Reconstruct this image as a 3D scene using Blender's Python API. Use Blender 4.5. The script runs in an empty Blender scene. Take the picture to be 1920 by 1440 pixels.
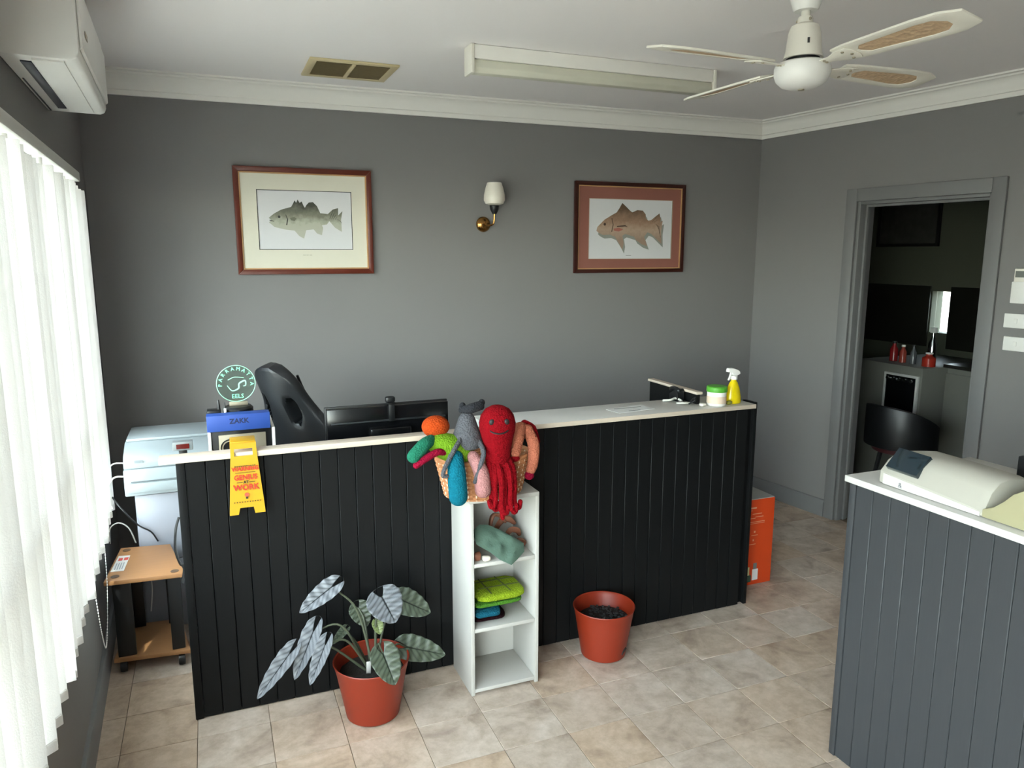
import bpy, bmesh, math, random
from mathutils import Vector, Matrix, noise
random.seed(7)
S = bpy.context.scene
COL = S.collection
PI = math.pi

# ------------------------------------------------------------------ camera, sky, sun, exposure
cd = bpy.data.cameras.new('camera'); cam = bpy.data.objects.new('camera', cd); COL.objects.link(cam)
cam.location = (0, 0, 1.70)
cam.rotation_euler = (math.radians(90 - 9.926), 0, math.radians(-21.93))
cd.sensor_width = 36; cd.lens = 26.25; cd.clip_start = 0.02
S.camera = cam

w = bpy.data.worlds.new('sky'); S.world = w; w.use_nodes = True
nt = w.node_tree; nt.nodes.clear()
sky = nt.nodes.new('ShaderNodeTexSky'); sky.sky_type = 'NISHITA'; sky.sun_disc = False
sky.sun_elevation = math.radians(45); sky.sun_rotation = math.radians(200)
bg = nt.nodes.new('ShaderNodeBackground'); bg.inputs[1].default_value = 1.0
wo = nt.nodes.new('ShaderNodeOutputWorld')
hz = nt.nodes.new('ShaderNodeHueSaturation'); hz.inputs['Saturation'].default_value = .33     # hazy, thinly clouded sky
nt.links.new(sky.outputs[0], hz.inputs['Color']); nt.links.new(hz.outputs[0], bg.inputs[0]); nt.links.new(bg.outputs[0], wo.inputs[0])

sd = bpy.data.lights.new('sun', 'SUN'); sd.energy = 1.3; sd.angle = math.radians(0.6); sd.color = (1, 0.985, 0.965)
sun = bpy.data.objects.new('sun', sd); COL.objects.link(sun)
sun.rotation_euler = Vector((0.20, 0.75, -0.78)).to_track_quat('-Z', 'Y').to_euler()

S.view_settings.view_transform = 'Standard'; S.view_settings.look = 'None'
S.view_settings.gamma = 1; S.view_settings.use_curve_mapping = False
S.view_settings.exposure = 2.05
try:
    S.cycles.max_bounces = 10; S.cycles.diffuse_bounces = 6; S.cycles.sample_clamp_indirect = 6
    S.cycles.caustics_reflective = False; S.cycles.caustics_refractive = False
except Exception: pass

# ------------------------------------------------------------------ materials
def lin(h):
    if not isinstance(h, str): return tuple(h) + (1,)
    h = h.lstrip('#'); c = [int(h[i:i+2], 16) / 255 for i in (0, 2, 4)]
    return tuple(x / 12.92 if x <= .04045 else ((x + .055) / 1.055) ** 2.4 for x in c) + (1,)
MATS = {}
def mat(name, col, rough=.6, metal=0, var=.06, scale=12, bump=0, bscale=80, bkind='noise', stretch=None, emit=None, spec=.5, coat=0, alpha=1, rnd=0):
    """procedural principled material: base colour broken up by noise, optional bump"""
    if name in MATS: return MATS[name]
    m = bpy.data.materials.new(name); m.use_nodes = True; MATS[name] = m
    n = m.node_tree.nodes; l = m.node_tree.links; p = n['Principled BSDF']
    tc = n.new('ShaderNodeTexCoord'); mp = n.new('ShaderNodeMapping'); l.new(tc.outputs['Object'], mp.inputs[0])
    if stretch: mp.inputs['Scale'].default_value = stretch
    nz = n.new('ShaderNodeTexNoise'); nz.inputs['Scale'].default_value = scale; nz.inputs['Detail'].default_value = 4
    l.new(mp.outputs[0], nz.inputs[0])
    c = lin(col)
    mx = n.new('ShaderNodeMix'); mx.data_type = 'RGBA'
    mx.inputs['A'].default_value = tuple(max(0, x * (1 - var)) for x in c[:3]) + (1,)
    mx.inputs['B'].default_value = tuple(min(1, x * (1 + var)) for x in c[:3]) + (1,)
    l.new(nz.outputs[0], mx.inputs['Factor'])
    out = mx.outputs['Result']
    if rnd:
        oi = n.new('ShaderNodeObjectInfo'); mr = n.new('ShaderNodeMapRange'); l.new(oi.outputs['Random'], mr.inputs[0])
        mr.inputs[3].default_value = 1 - rnd; mr.inputs[4].default_value = 1 + rnd
        hv = n.new('ShaderNodeHueSaturation'); l.new(mr.outputs[0], hv.inputs['Value']); l.new(out, hv.inputs['Color']); out = hv.outputs[0]
    l.new(out, p.inputs['Base Color'])
    p.inputs['Roughness'].default_value = rough; p.inputs['Metallic'].default_value = metal
    p.inputs['Specular IOR Level'].default_value = spec; p.inputs['Coat Weight'].default_value = coat
    p.inputs['Alpha'].default_value = alpha
    if emit: p.inputs['Emission Color'].default_value = lin(emit[0]); p.inputs['Emission Strength'].default_value = emit[1]
    if bump:
        if bkind == 'wave':
            bt = n.new('ShaderNodeTexWave'); bt.inputs['Scale'].default_value = bscale; bt.inputs['Distortion'].default_value = .6
        elif bkind == 'voronoi':
            bt = n.new('ShaderNodeTexVoronoi'); bt.inputs['Scale'].default_value = bscale
        else:
            bt = n.new('ShaderNodeTexNoise'); bt.inputs['Scale'].default_value = bscale
        l.new(mp.outputs[0], bt.inputs['Vector'])
        bp = n.new('ShaderNodeBump'); bp.inputs['Strength'].default_value = bump; bp.inputs['Distance'].default_value = .004
        l.new(bt.outputs[0], bp.inputs['Height']); l.new(bp.outputs[0], p.inputs['Normal'])
    return m
def glassmat(name, tint='#f4faf8', refl=.06):
    m = bpy.data.materials.new(name); m.use_nodes = True; n = m.node_tree.nodes; l = m.node_tree.links; n.clear()
    t = n.new('ShaderNodeBsdfTransparent'); t.inputs[0].default_value = lin(tint)
    g = n.new('ShaderNodeBsdfGlossy'); g.inputs['Roughness'].default_value = .02
    mx = n.new('ShaderNodeMixShader'); mx.inputs[0].default_value = refl
    o = n.new('ShaderNodeOutputMaterial'); l.new(t.outputs[0], mx.inputs[1]); l.new(g.outputs[0], mx.inputs[2]); l.new(mx.outputs[0], o.inputs[0])
    return m
def slatmat():
    m = mat('blind_fabric', '#e6e4e2', .9, bump=.2, bscale=300); n = m.node_tree.nodes; l = m.node_tree.links
    p = n['Principled BSDF']; o = [x for x in n if x.type == 'OUTPUT_MATERIAL'][0]
    t = n.new('ShaderNodeBsdfTranslucent'); t.inputs[0].default_value = lin('#e0dedb')
    mx = n.new('ShaderNodeMixShader'); mx.inputs[0].default_value = .42
    l.new(p.outputs[0], mx.inputs[1]); l.new(t.outputs[0], mx.inputs[2]); l.new(mx.outputs[0], o.inputs[0])
    return m
def tilemat():
    m = bpy.data.materials.new('vinyl_tile'); m.use_nodes = True; n = m.node_tree.nodes; l = m.node_tree.links; p = n['Principled BSDF']
    g = n.new('ShaderNodeNewGeometry')
    n1 = n.new('ShaderNodeTexNoise'); n1.inputs['Scale'].default_value = 5.5; n1.inputs['Detail'].default_value = 8; n1.inputs['Roughness'].default_value = .62; n1.inputs['Distortion'].default_value = .6
    n2 = n.new('ShaderNodeTexNoise'); n2.inputs['Scale'].default_value = 22; n2.inputs['Detail'].default_value = 6; n2.inputs['Roughness'].default_value = .7
    oi = n.new('ShaderNodeObjectInfo')
    ad = n.new('ShaderNodeVectorMath'); ad.operation = 'ADD'
    cx = n.new('ShaderNodeCombineXYZ'); mu = n.new('ShaderNodeMath'); mu.operation = 'MULTIPLY'; mu.inputs[1].default_value = 40
    l.new(oi.outputs['Random'], mu.inputs[0]); l.new(mu.outputs[0], cx.inputs[0]); l.new(mu.outputs[0], cx.inputs[2])
    l.new(g.outputs['Position'], ad.inputs[0]); l.new(cx.outputs[0], ad.inputs[1])
    l.new(ad.outputs[0], n1.inputs[0]); l.new(ad.outputs[0], n2.inputs[0])
    r1 = n.new('ShaderNodeValToRGB'); e = r1.color_ramp.elements
    e[0].position = .3; e[0].color = lin('#a39285'); e[1].position = .72; e[1].color = lin('#d9ccc1')
    k = r1.color_ramp.elements.new(.5); k.color = lin('#c7b8aa')
    l.new(n1.outputs[0], r1.inputs[0])
    r2 = n.new('ShaderNodeValToRGB'); r2.color_ramp.elements[0].position = .35; r2.color_ramp.elements[0].color = (.8, .78, .74, 1)
    r2.color_ramp.elements[1].position = .62; r2.color_ramp.elements[1].color = (1, 1, 1, 1)
    l.new(n2.outputs[0], r2.inputs[0])
    mx = n.new('ShaderNodeMix'); mx.data_type = 'RGBA'; mx.blend_type = 'MULTIPLY'; mx.inputs['Factor'].default_value = 1
    l.new(r1.outputs[0], mx.inputs['A']); l.new(r2.outputs[0], mx.inputs['B'])
    # warm (ochre / pink) or grey cast that differs from tile to tile
    hs = n.new('ShaderNodeMix'); hs.data_type = 'RGBA'; hs.blend_type = 'MULTIPLY'; hs.inputs['B'].default_value = (1.0, .9, .79, 1)
    mr = n.new('ShaderNodeMapRange'); mr.inputs[1].default_value = .35; mr.inputs[4].default_value = .8; l.new(oi.outputs['Random'], mr.inputs[0])
    l.new(mr.outputs[0], hs.inputs['Factor']); l.new(mx.outputs['Result'], hs.inputs['A'])
    l.new(hs.outputs['Result'], p.inputs['Base Color'])
    p.inputs['Roughness'].default_value = .42; p.inputs['Specular IOR Level'].default_value = .35
    return m

M_wall = mat('grey_wall_paint', '#7d7b7a', .75, var=.02, scale=3, bump=.05, bscale=200)
M_trim = mat('dark_grey_trim_paint', '#747474', .5, var=.03)
M_ceil = mat('ceiling_white', '#f1eded', .9, var=.015, scale=2)
M_corn = mat('cornice_white', '#e9e6e0', .8, var=.015)
M_tile = tilemat()
M_grout = mat('grout', '#7d705f', .8)
M_board = mat('black_board_paint', '#0f1011', .5, var=.12, scale=6, stretch=(30, 30, 1.5), bump=.05, bscale=10, spec=.16)
M_white = mat('white_melamine', '#cfcdc9', .4, var=.02)
M_edge = mat('cream_edge_strip', '#c6b8a8', .5, var=.03)
M_wplastic = mat('white_plastic', '#e8e7e3', .35, var=.02)
M_cream = mat('cream_plastic', '#e3dfd4', .42, var=.03)
M_black = mat('black_plastic', '#121315', .4, var=.1)
M_blackgloss = mat('black_gloss', '#0b0c0e', .18, var=.1)
M_glass = glassmat('window_glass')
M_slat = slatmat()
M_alu = mat('white_aluminium', '#cfcfca', .4, var=.03)
M_red = mat('terracotta_plastic', '#80260f', .45, var=.06, scale=5)
M_soil = mat('potting_soil', '#1d1713', .95, var=.6, scale=60, bump=1, bscale=90)
M_brass = mat('brass', '#b0824a', .22, metal=1, var=.1)
M_wood = mat('pale_wood_laminate', '#a0744c', .5, var=.1, scale=6, stretch=(1, 14, 1))
M_mahog = mat('mahogany_frame', '#5d2415', .35, var=.2, scale=10, stretch=(2, 2, 2))
M_gilt = mat('gilt_slip', '#b98f62', .45, var=.1)
M_steel = mat('galvanised_steel', '#a9a08c', .45, metal=.5, var=.1)
M_chrome = mat('chrome', '#cfd2d4', .15, metal=1)

# ------------------------------------------------------------------ mesh helpers
def B(): return bmesh.new()
def box(bm, x0, x1, y0, y1, z0, z1):
    v = [bm.verts.new(p) for p in ((x0,y0,z0),(x1,y0,z0),(x1,y1,z0),(x0,y1,z0),(x0,y0,z1),(x1,y0,z1),(x1,y1,z1),(x0,y1,z1))]
    for f in ((0,3,2,1),(4,5,6,7),(0,1,5,4),(1,2,6,5),(2,3,7,6),(3,0,4,7)): bm.faces.new([v[i] for i in f])
    return v
def prism(bm, poly, O, u, v, th):
    """polygon (a,b) in the plane O+a*u+b*v, thickened by th along u x v"""
    O, u, v = Vector(O), Vector(u), Vector(v); n = u.cross(v).normalized() * th
    a = [bm.verts.new(O + u*p + v*q) for p, q in poly]; b = [bm.verts.new(x.co + n) for x in a]
    k = len(a); bm.faces.new(list(reversed(a))); bm.faces.new(b)
    for i in range(k): bm.faces.new((a[i], a[(i+1) % k], b[(i+1) % k], b[i]))
def ring_prism(bm, outer, inner, O, u, v, th):
    """frame between two polygons with the same number of corners"""
    O, u, v = Vector(O), Vector(u), Vector(v); n = u.cross(v).normalized() * th
    P = lambda poly, d: [bm.verts.new(O + u*p + v*q + n*d) for p, q in poly]
    o0, i0, o1, i1 = P(outer, 0), P(inner, 0), P(outer, 1), P(inner, 1); k = len(outer)
    for i in range(k):
        j = (i + 1) % k
        bm.faces.new((o0[i], i0[i], i0[j], o0[j])); bm.faces.new((o1[i], o1[j], i1[j], i1[i]))
        bm.faces.new((o0[i], o0[j], o1[j], o1[i])); bm.faces.new((i0[i], i1[i], i1[j], i0[j]))
def catmull(pts, n=5):
    pts = [Vector(p) for p in pts]; P = [pts[0]*2 - pts[1]] + pts + [pts[-1]*2 - pts[-2]]; out = []
    for i in range(1, len(P) - 2):
        for k in range(n):
            t = k / n; a, b, c, d = P[i-1], P[i], P[i+1], P[i+2]
            out.append(.5*((2*b) + (c-a)*t + (2*a-5*b+4*c-d)*t*t + (3*b-a-3*c+d)*t**3))
    return out + [pts[-1]]
def tube(bm, pts, rad, seg=8, smooth=0, round_ends=False, flat=(1, 1)):
    pts = [Vector(p) for p in pts]
    rad = [rad]*len(pts) if not hasattr(rad, '__len__') else list(rad)
    if smooth:
        m = len(pts) - 1; new = catmull(pts, smooth)
        rad = [rad[min(int(i/smooth), m)]*(1-(i/smooth) % 1) + rad[min(int(i/smooth)+1, m)]*((i/smooth) % 1) for i in range(len(new))]; pts = new
    if round_ends:
        d0 = (pts[0]-pts[1]).normalized(); d1 = (pts[-1]-pts[-2]).normalized(); r0, r1 = rad[0], rad[-1]
        a0 = [(pts[0]+d0*r0*math.sin(t), r0*math.cos(t)) for t in (1.45, 1.1, .75, .38)]
        a1 = [(pts[-1]+d1*r1*math.sin(t), r1*math.cos(t)) for t in (.38, .75, 1.1, 1.45)]
        pts = [p for p, _ in a0] + pts + [p for p, _ in a1]; rad = [r for _, r in a0] + rad + [r for _, r in a1]
    t = (pts[1]-pts[0]).normalized(); up = Vector((0, 0, 1)) if abs(t.z) < .9 else Vector((0, 1, 0))
    nrm = (up - t*up.dot(t)).normalized(); rings = []
    for i, p in enumerate(pts):
        t2 = (pts[min(i+1, len(pts)-1)] - pts[max(i-1, 0)]).normalized()
        nrm = (nrm - t2*nrm.dot(t2)).normalized(); b = t2.cross(nrm)
        rings.append([bm.verts.new(p + (nrm*math.cos(2*PI*k/seg)*flat[0] + b*math.sin(2*PI*k/seg)*flat[1])*rad[i]) for k in range(seg)])
    for a, c in zip(rings, rings[1:]):
        for k in range(seg): bm.faces.new((a[k], a[(k+1) % seg], c[(k+1) % seg], c[k]))
    bm.faces.new(list(reversed(rings[0]))); bm.faces.new(rings[-1])
def lathe(bm, prof, c=(0, 0, 0), seg=32, axis='z'):
    rings = []
    for r, z in prof:
        if r < 1e-5: rings.append([bm.verts.new((0, 0, z))])
        else: rings.append([bm.verts.new((r*math.cos(2*PI*k/seg), r*math.sin(2*PI*k/seg), z)) for k in range(seg)])
    for a, b in zip(rings, rings[1:]):
        for k in range(seg):
            q = [a[k % len(a)], a[(k+1) % len(a)], b[(k+1) % len(b)], b[k % len(b)]]
            q = list(dict.fromkeys(q))
            if len(q) > 2: bm.faces.new(q)
    R = Matrix.Identity(4)
    if axis == 'y': R = Matrix.Rotation(PI/2, 4, 'X')      # profile height runs towards -y
    if axis == 'x': R = Matrix.Rotation(PI/2, 4, 'Y')
    R = Matrix.Translation(c) @ R
    for ring in rings:
        for v in ring: v.co = R @ v.co
def ellipsoid(bm, c, r, seg=20, rot=None):
    n = len(bm.verts); m = Matrix.Translation(c) @ (rot or Matrix.Identity(4)) @ Matrix.Diagonal((r[0], r[1], r[2], 1))
    bmesh.ops.create_uvsphere(bm, u_segments=seg, v_segments=max(6, seg*2//3), radius=1, matrix=m)
def pillow(bm, poly, O, u, v, n, th, rings=5, wob=0.0, seed=0):
    """soft flat body: polygon in plane (O,u,v), swollen along n on both sides"""
    O, u, v, n = Vector(O), Vector(u), Vector(v), Vector(n).normalized()
    k = len(poly); dense = []
    for i in range(k):
        a, b = poly[i], poly[(i+1) % k]
        for t in (0, .34, .67): dense.append((a[0]+(b[0]-a[0])*t, a[1]+(b[1]-a[1])*t))
    cx = sum(p[0] for p in dense)/len(dense); cy = sum(p[1] for p in dense)/len(dense)
    def layer(sgn):
        L = []
        for r in range(rings):
            s = 1 - r/rings; h = math.sqrt(max(0, 1 - s**3))*th*sgn; row = []
            for p in dense:
                q = O + u*(cx+(p[0]-cx)*s) + v*(cy+(p[1]-cy)*s) + n*h
                if wob and r: q += n*wob*noise.noise(q*28 + Vector((seed, 0, 0)))
                row.append(q)
            L.append(row)
        return L, O + u*cx + v*cy + n*th*sgn
    top, tc_ = layer(1); bot, bc_ = layer(-1)
    edge = [bm.verts.new(p) for p in top[0]]; K = len(edge)
    for L, c, flip in ((top, tc_, 0), (bot, bc_, 1)):
        rows = [edge] + [[bm.verts.new(p) for p in r] for r in L[1:]]; cv = bm.verts.new(c)
        for a, b in zip(rows, rows[1:]):
            for i in range(K):
                f = (a[i], a[(i+1) % K], b[(i+1) % K], b[i]); bm.faces.new(f if not flip else f[::-1])
        for i in range(K):
            f = (rows[-1][i], rows[-1][(i+1) % K], cv); bm.faces.new(f if not flip else f[::-1])
def text(bm, s, size, M, ext=.0004, font_scale_x=1.0, bold=0):
    c = bpy.data.curves.new('t', 'FONT'); c.body = s; c.size = size; c.extrude = ext; c.offset = bold; c.align_x = 'CENTER'; c.align_y = 'CENTER'; c.resolution_u = 2
    o = bpy.data.objects.new('t', c); COL.objects.link(o); bpy.context.view_layer.update()
    me = bpy.data.meshes.new_from_object(o.evaluated_get(bpy.context.evaluated_depsgraph_get()))
    bpy.data.objects.remove(o); bpy.data.curves.remove(c)
    k = len(bm.verts); bm.from_mesh(me); bpy.data.meshes.remove(me); bm.verts.ensure_lookup_table()
    M = M @ Matrix.Diagonal((font_scale_x, 1, 1, 1))
    for v in bm.verts[k:]: v.co = M @ v.co
def facing_cam(x, y, z, ang=0): return Matrix.Translation((x, y, z)) @ Matrix.Rotation(PI/2, 4, 'X') @ Matrix.Rotation(ang, 4, 'Z')

# ------------------------------------------------------------------ object helpers
MW = {}
def mesh_of(bm, bevel=0, smooth=True, seg=2):
    bmesh.ops.recalc_face_normals(bm, faces=bm.faces)
    if bevel:
        e = [x for x in bm.edges if len(x.link_faces) == 2 and x.calc_face_angle(0) > .6]
        if e: bmesh.ops.bevel(bm, geom=e, offset=bevel, segments=seg, affect='EDGES', profile=.5, clamp_overlap=True)
    me = bpy.data.meshes.new('m'); bm.to_mesh(me); bm.free()
    if smooth:
        for p in me.polygons: p.use_smooth = True
        me.set_sharp_from_angle(angle=math.radians(38))
    return me
def tag(o, label, cat=None, group=None, kind=None):
    if label: o['label'] = label
    if cat: o['category'] = cat
    if group: o['group'] = group
    if kind: o['kind'] = kind
    return o
def root(name, label, cat, loc=(0, 0, 0), rz=0, group=None, kind=None):
    o = bpy.data.objects.new(name, None); COL.objects.link(o); o.location = loc; o.rotation_euler = (0, 0, rz); o.empty_display_size = .05
    MW[o.name] = Matrix.Translation(loc) @ Matrix.Rotation(rz, 4, 'Z'); return tag(o, label, cat, group, kind)
def part(name, bm, m, parent, bevel=0, local=False, label=None, smooth=True, kind=None):
    """bm in world coordinates (unless local) becomes a child of parent"""
    if not local: bm.transform(MW[parent.name].inverted())
    me = mesh_of(bm, bevel, smooth); me.name = name; me.materials.append(m)
    o = bpy.data.objects.new(name, me); COL.objects.link(o); o.parent = parent; MW[o.name] = MW[parent.name]
    if label: o['label'] = label
    if kind: o['kind'] = kind
    return o
def share(name, me, parent, loc, rot=(0, 0, 0), scale=(1, 1, 1)):
    o = bpy.data.objects.new(name, me); COL.objects.link(o); o.parent = parent; o.location = loc; o.rotation_euler = rot; o.scale = scale
    MW[o.name] = MW[parent.name] @ Matrix.LocRotScale(Vector(loc), None, None); return o
def single(name, bm, m, label, cat, bevel=0, group=None, kind=None, smooth=True):
    """a thing that is one mesh; its origin goes to its base"""
    xs = [v.co for v in bm.verts]; mn = [min(c[i] for c in xs) for i in range(3)]; mxx = [max(c[i] for c in xs) for i in range(3)]
    loc = Vector(((mn[0]+mxx[0])/2, (mn[1]+mxx[1])/2, mn[2])); bm.transform(Matrix.Translation(-loc))
    me = mesh_of(bm, bevel, smooth); me.name = name; me.materials.append(m)
    o = bpy.data.objects.new(name, me); COL.objects.link(o); o.location = loc; MW[o.name] = Matrix.Translation(loc)
    return tag(o, label, cat, group, kind)
def struct(name, bm, m, label, cat=None, bevel=0, smooth=False):
    return single(name, bm, m, label, cat or name.split('_')[0], bevel, kind='structure', smooth=smooth)

# ------------------------------------------------------------------ the room shell
BL, BR, FR, FL = Vector((-.532, 4.28)), Vector((3.56, 4.28)), Vector((4.245, -1.3)), Vector((-.342, -1.3))
H = 2.57
class Wall:
    def __init__(s, a, b): s.a = a; s.t = (b-a).normalized(); s.n = Vector((-s.t.y, s.t.x)); s.len = (b-a).length
    def p(s, u, d, z): q = s.a + s.t*u + s.n*d; return Vector((q.x, q.y, z))     # d > 0 outside the room
    def blk(s, bm, u0, u1, z0, z1, d0=0, d1=.12):
        v = [bm.verts.new(s.p(*q)) for q in ((u0,d0,z0),(u1,d0,z0),(u1,d1,z0),(u0,d1,z0),(u0,d0,z1),(u1,d0,z1),(u1,d1,z1),(u0,d1,z1))]
        for f in ((0,3,2,1),(4,5,6,7),(0,1,5,4),(1,2,6,5),(2,3,7,6),(3,0,4,7)): bm.faces.new([v[i] for i in f])
WB, WR, WF, WL = Wall(BL, BR), Wall(BR, FR), Wall(FR, FL), Wall(BL, FL)
WL.n = -WL.n
# outward normals
for wl, c in ((WB, 1), (WR, 1), (WF, 1), (WL, 1)):
    mid = wl.a + wl.t*wl.len/2
    if (mid + wl.n - Vector((1.7, 1.5))).length < (mid - Vector((1.7, 1.5))).length: wl.n = -wl.n

bm = B(); WB.blk(bm, -.2, WB.len+.13, 0, H); struct('wall_back', bm, M_wall, 'grey painted back wall with the two framed fish pictures')
D0, D1, DZ = .786, 1.568, 2.006          # door opening on the right wall
bm = B(); WR.blk(bm, 0, D0, 0, H); WR.blk(bm, D1, WR.len, 0, H); WR.blk(bm, D0, D1, DZ, H)
struct('wall_right', bm, M_wall, 'grey painted right wall with the open doorway')
bm = B(); WF.blk(bm, -.2, WF.len+.2, 0, H); struct('wall_front', bm, M_wall, 'grey wall behind the viewer')
U0, U1, WZ0, WZ1 = .66, 3.3, .538, 2.05      # window opening on the left wall (distance from the back corner)
G0, G1, GZ0, GZ1 = 3.5, 5.3, .06, 2.15     # unseen glazed shop entrance, added to let in daylight
bm = B(); WL.blk(bm, 0, U0, 0, H); WL.blk(bm, U1, G0, 0, H); WL.blk(bm, G1, WL.len+.1, 0, H); WL.blk(bm, U0, U1, 0, WZ0); WL.blk(bm, U0, U1, WZ1, H); WL.blk(bm, G0, G1, 0, GZ0); WL.blk(bm, G0, G1, GZ1, H)
struct('wall_left', bm, M_wall, 'grey painted window wall on the left')
bm = B(); box(bm, -.9, 6.2, -1.5, 6.2, H, H+.15); struct('ceiling', bm, M_ceil, 'off-white flat plaster ceiling')

# floor: slab plus single tiles
bm = B(); box(bm, -.9, 6.2, -1.5, 6.2, -.1, -.0025); floor = struct('floor', bm, M_grout, 'beige stone-look tiled floor')
TX, TY, OX, OY = .2475, .234, .1065, 2.41
def inside(x, y): return x > -.50 - TX*.5 and x < BR.x + (4.28-y)*.1228
bm = B(); box(bm, .0011, TX-.0011, .0011, TY-.0011, -.004, 0); tme = mesh_of(bm, .0009, seg=1); tme.materials.append(M_tile); tme.name = 'tile'
far = B(); FO = MW[floor.name].inverted()
WLx = lambda y: -.532 + .034*(4.28-y)
for j in range(-16, 8):
    for i in range(-3, 17):
        x, y = OX + TX*i, OY + TY*j
        if y > 4.28 or y < -1.3 or x+TX < WLx(y) or x > BR.x + (4.28-y)*.1228: continue
        full = x > WLx(y)+.0 and y+TY < 4.28 and x+TX < BR.x + (4.28-y-TY)*.1228
        seen = y > 1.2
        if full and seen: share('tile', tme, floor, FO @ Vector((x, y, 0)))
        else:
            x0 = max(x, WLx(y)-.05); x1 = min(x+TX, BR.x + (4.28-y)*.1228 + .02); y1 = min(y+TY, 4.3)
            box(far, x0+.0011, x1-.0011, y+.0011, y1-.0011, -.004, 0)
part('tile_cuts', far, M_tile, floor, kind='stuff', label='cut tiles along the walls and tiles beyond the view')

# cornice, baseboards
def mitred(name, walls, prof, m, label):
    """sweep (d into the room, z) along consecutive walls, mitred at the corners"""
    for k, (wl, u0, u1, m0, m1) in enumerate(walls):
        bm = B(); a = [bm.verts.new(wl.p(u0 + m0*d, -d, z)) for d, z in prof]; b = [bm.verts.new(wl.p(u1 + m1*d, -d, z)) for d, z in prof]
        bm.faces.new(a); bm.faces.new(b[::-1])
        for i in range(len(prof)): bm.faces.new((a[i], b[i], b[(i+1) % len(prof)], a[(i+1) % len(prof)]))
        struct(name[k], bm, m, label[k], 'cornice' if 'trim' in name[k] else 'baseboard', smooth=True)
def tanhalf(a, b): # mitre slope at a corner between wall directions
    ang = math.acos(max(-1, min(1, (-a).dot(b)))); return 1/math.tan(ang/2)
cBR = tanhalf(WB.t, WR.t); cBL = tanhalf(-WB.t, WL.t)
CP = [(0, 2.462), (.016, 2.462), (.018, 2.484), (.027, 2.487), (.030, 2.500), (.032, 2.515), (.038, 2.530), (.049, 2.543), (.064, 2.550), (.078, 2.552), (.081, 2.560), (.104, 2.562), (.106, H), (0, H)]
mitred(['trim_1', 'trim_2', 'trim_3'], [(WB, 0, WB.len, cBL, -cBR), (WR, 0, WR.len, cBR, 0), (WL, 0, WL.len, cBL, 0)], CP, M_corn,
       ['white plaster cornice along the back wall', 'white plaster cornice along the doorway wall', 'white plaster cornice above the window wall'])
BP = [(0, 0), (.018, 0), (.018, .095), (.012, .108), (0, .112)]
mitred(['baseboard_back', 'baseboard_right', 'baseboard_left'],
       [(WB, 0, WB.len, cBL, -cBR), (WR, 0, D0-.075, cBR, 0), (WL, 0, WL.len, cBL, 0)], BP, M_trim,
       ['dark grey baseboard along the back wall', 'dark grey baseboard beside the doorway', 'dark grey baseboard under the window'])
bm = B(); WR.blk(bm, D1+.07, WR.len, 0, .11, -.018, 0); struct('baseboard_front', bm, M_trim, 'dark grey baseboard nearer than the doorway', 'baseboard')

# doorway: architraves, jamb lining
door = root('door_1', 'grey painted open doorway into the dark back room', 'doorway', WR.p(D0, 0, 0), kind='structure')
for nm, a, b, z0, z1 in (('architrave', D0-.072, D0, 0, DZ+.075), ('architrave', D1, D1+.07, 0, DZ+.075), ('architrave', D0, D1, DZ, DZ+.075)):
    bm = B(); WR.blk(bm, a, b, z0, z1, -.02, -.001); part(nm, bm, M_trim, door, .004)
for a, b, z0, z1 in ((D0, D0+.018, 0, DZ), (D1-.018, D1, 0, DZ), (D0+.018, D1-.018, DZ-.018, DZ)):
    bm = B(); WR.blk(bm, a, b, z0, z1, 0, .13); part('jamb', bm, M_trim, door, .002)
for a, b, z0, z1 in ((D0+.018, D0+.03, 0, DZ-.018), (D1-.03, D1-.018, 0, DZ-.018), (D0+.03, D1-.03, DZ-.032, DZ-.018)):
    bm = B(); WR.blk(bm, a, b, z0, z1, .05, .085); part('door_stop', bm, M_trim, door, .002)
bm = B(); WR.blk(bm, D1-.0195, D1-.018, 1.33, 1.43, .008, .035); st = part('strike_plate', bm, M_brass, door, label='brass strike plate')
bm = B(); WR.blk(bm, D1-.0203, D1-.0194, 1.365, 1.395, .014, .028); part('latch_hole', bm, M_black, st)

# window: frame, panes, sill
win = root('window_1', 'wide aluminium window behind the vertical blinds', 'window', WL.p(U0, 0, WZ0), kind='structure')
for a, b, z0, z1 in ((U0, U0+.04, WZ0, WZ1), (U1-.04, U1, WZ0, WZ1), (U0+.04, U1-.04, WZ0, WZ0+.04), (U0+.04, U1-.04, WZ1-.04, WZ1)):
    bm = B(); WL.blk(bm, a, b, z0, z1, .045, .105); part('frame', bm, M_alu, win, .003)
mull = [U0+.04 + (U1-U0-.08)*k/4 for k in range(5)]
for k in range(1, 4):
    bm = B(); WL.blk(bm, mull[k]-.025, mull[k]+.025, WZ0+.04, WZ1-.04, .05, .1); part('mullion', bm, M_alu, win, .003)
bm = B(); WL.blk(bm, U0+.04, U1-.04, 1.05, 1.085, .052, .098); part('transom', bm, M_alu, win, .003)
for k in range(4):
    for z0, z1 in ((WZ0+.04, 1.05), (1.085, WZ1-.04)):
        bm = B(); WL.blk(bm, mull[k]+.026, mull[k+1]-.026, z0, z1, .074, .078); part('pane', bm, M_glass, win, smooth=False)
bm = B(); WL.blk(bm, U0, U1, WZ0, WZ0+.012, -.012, .045); part('sill', bm, M_trim, win, .003)

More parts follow.
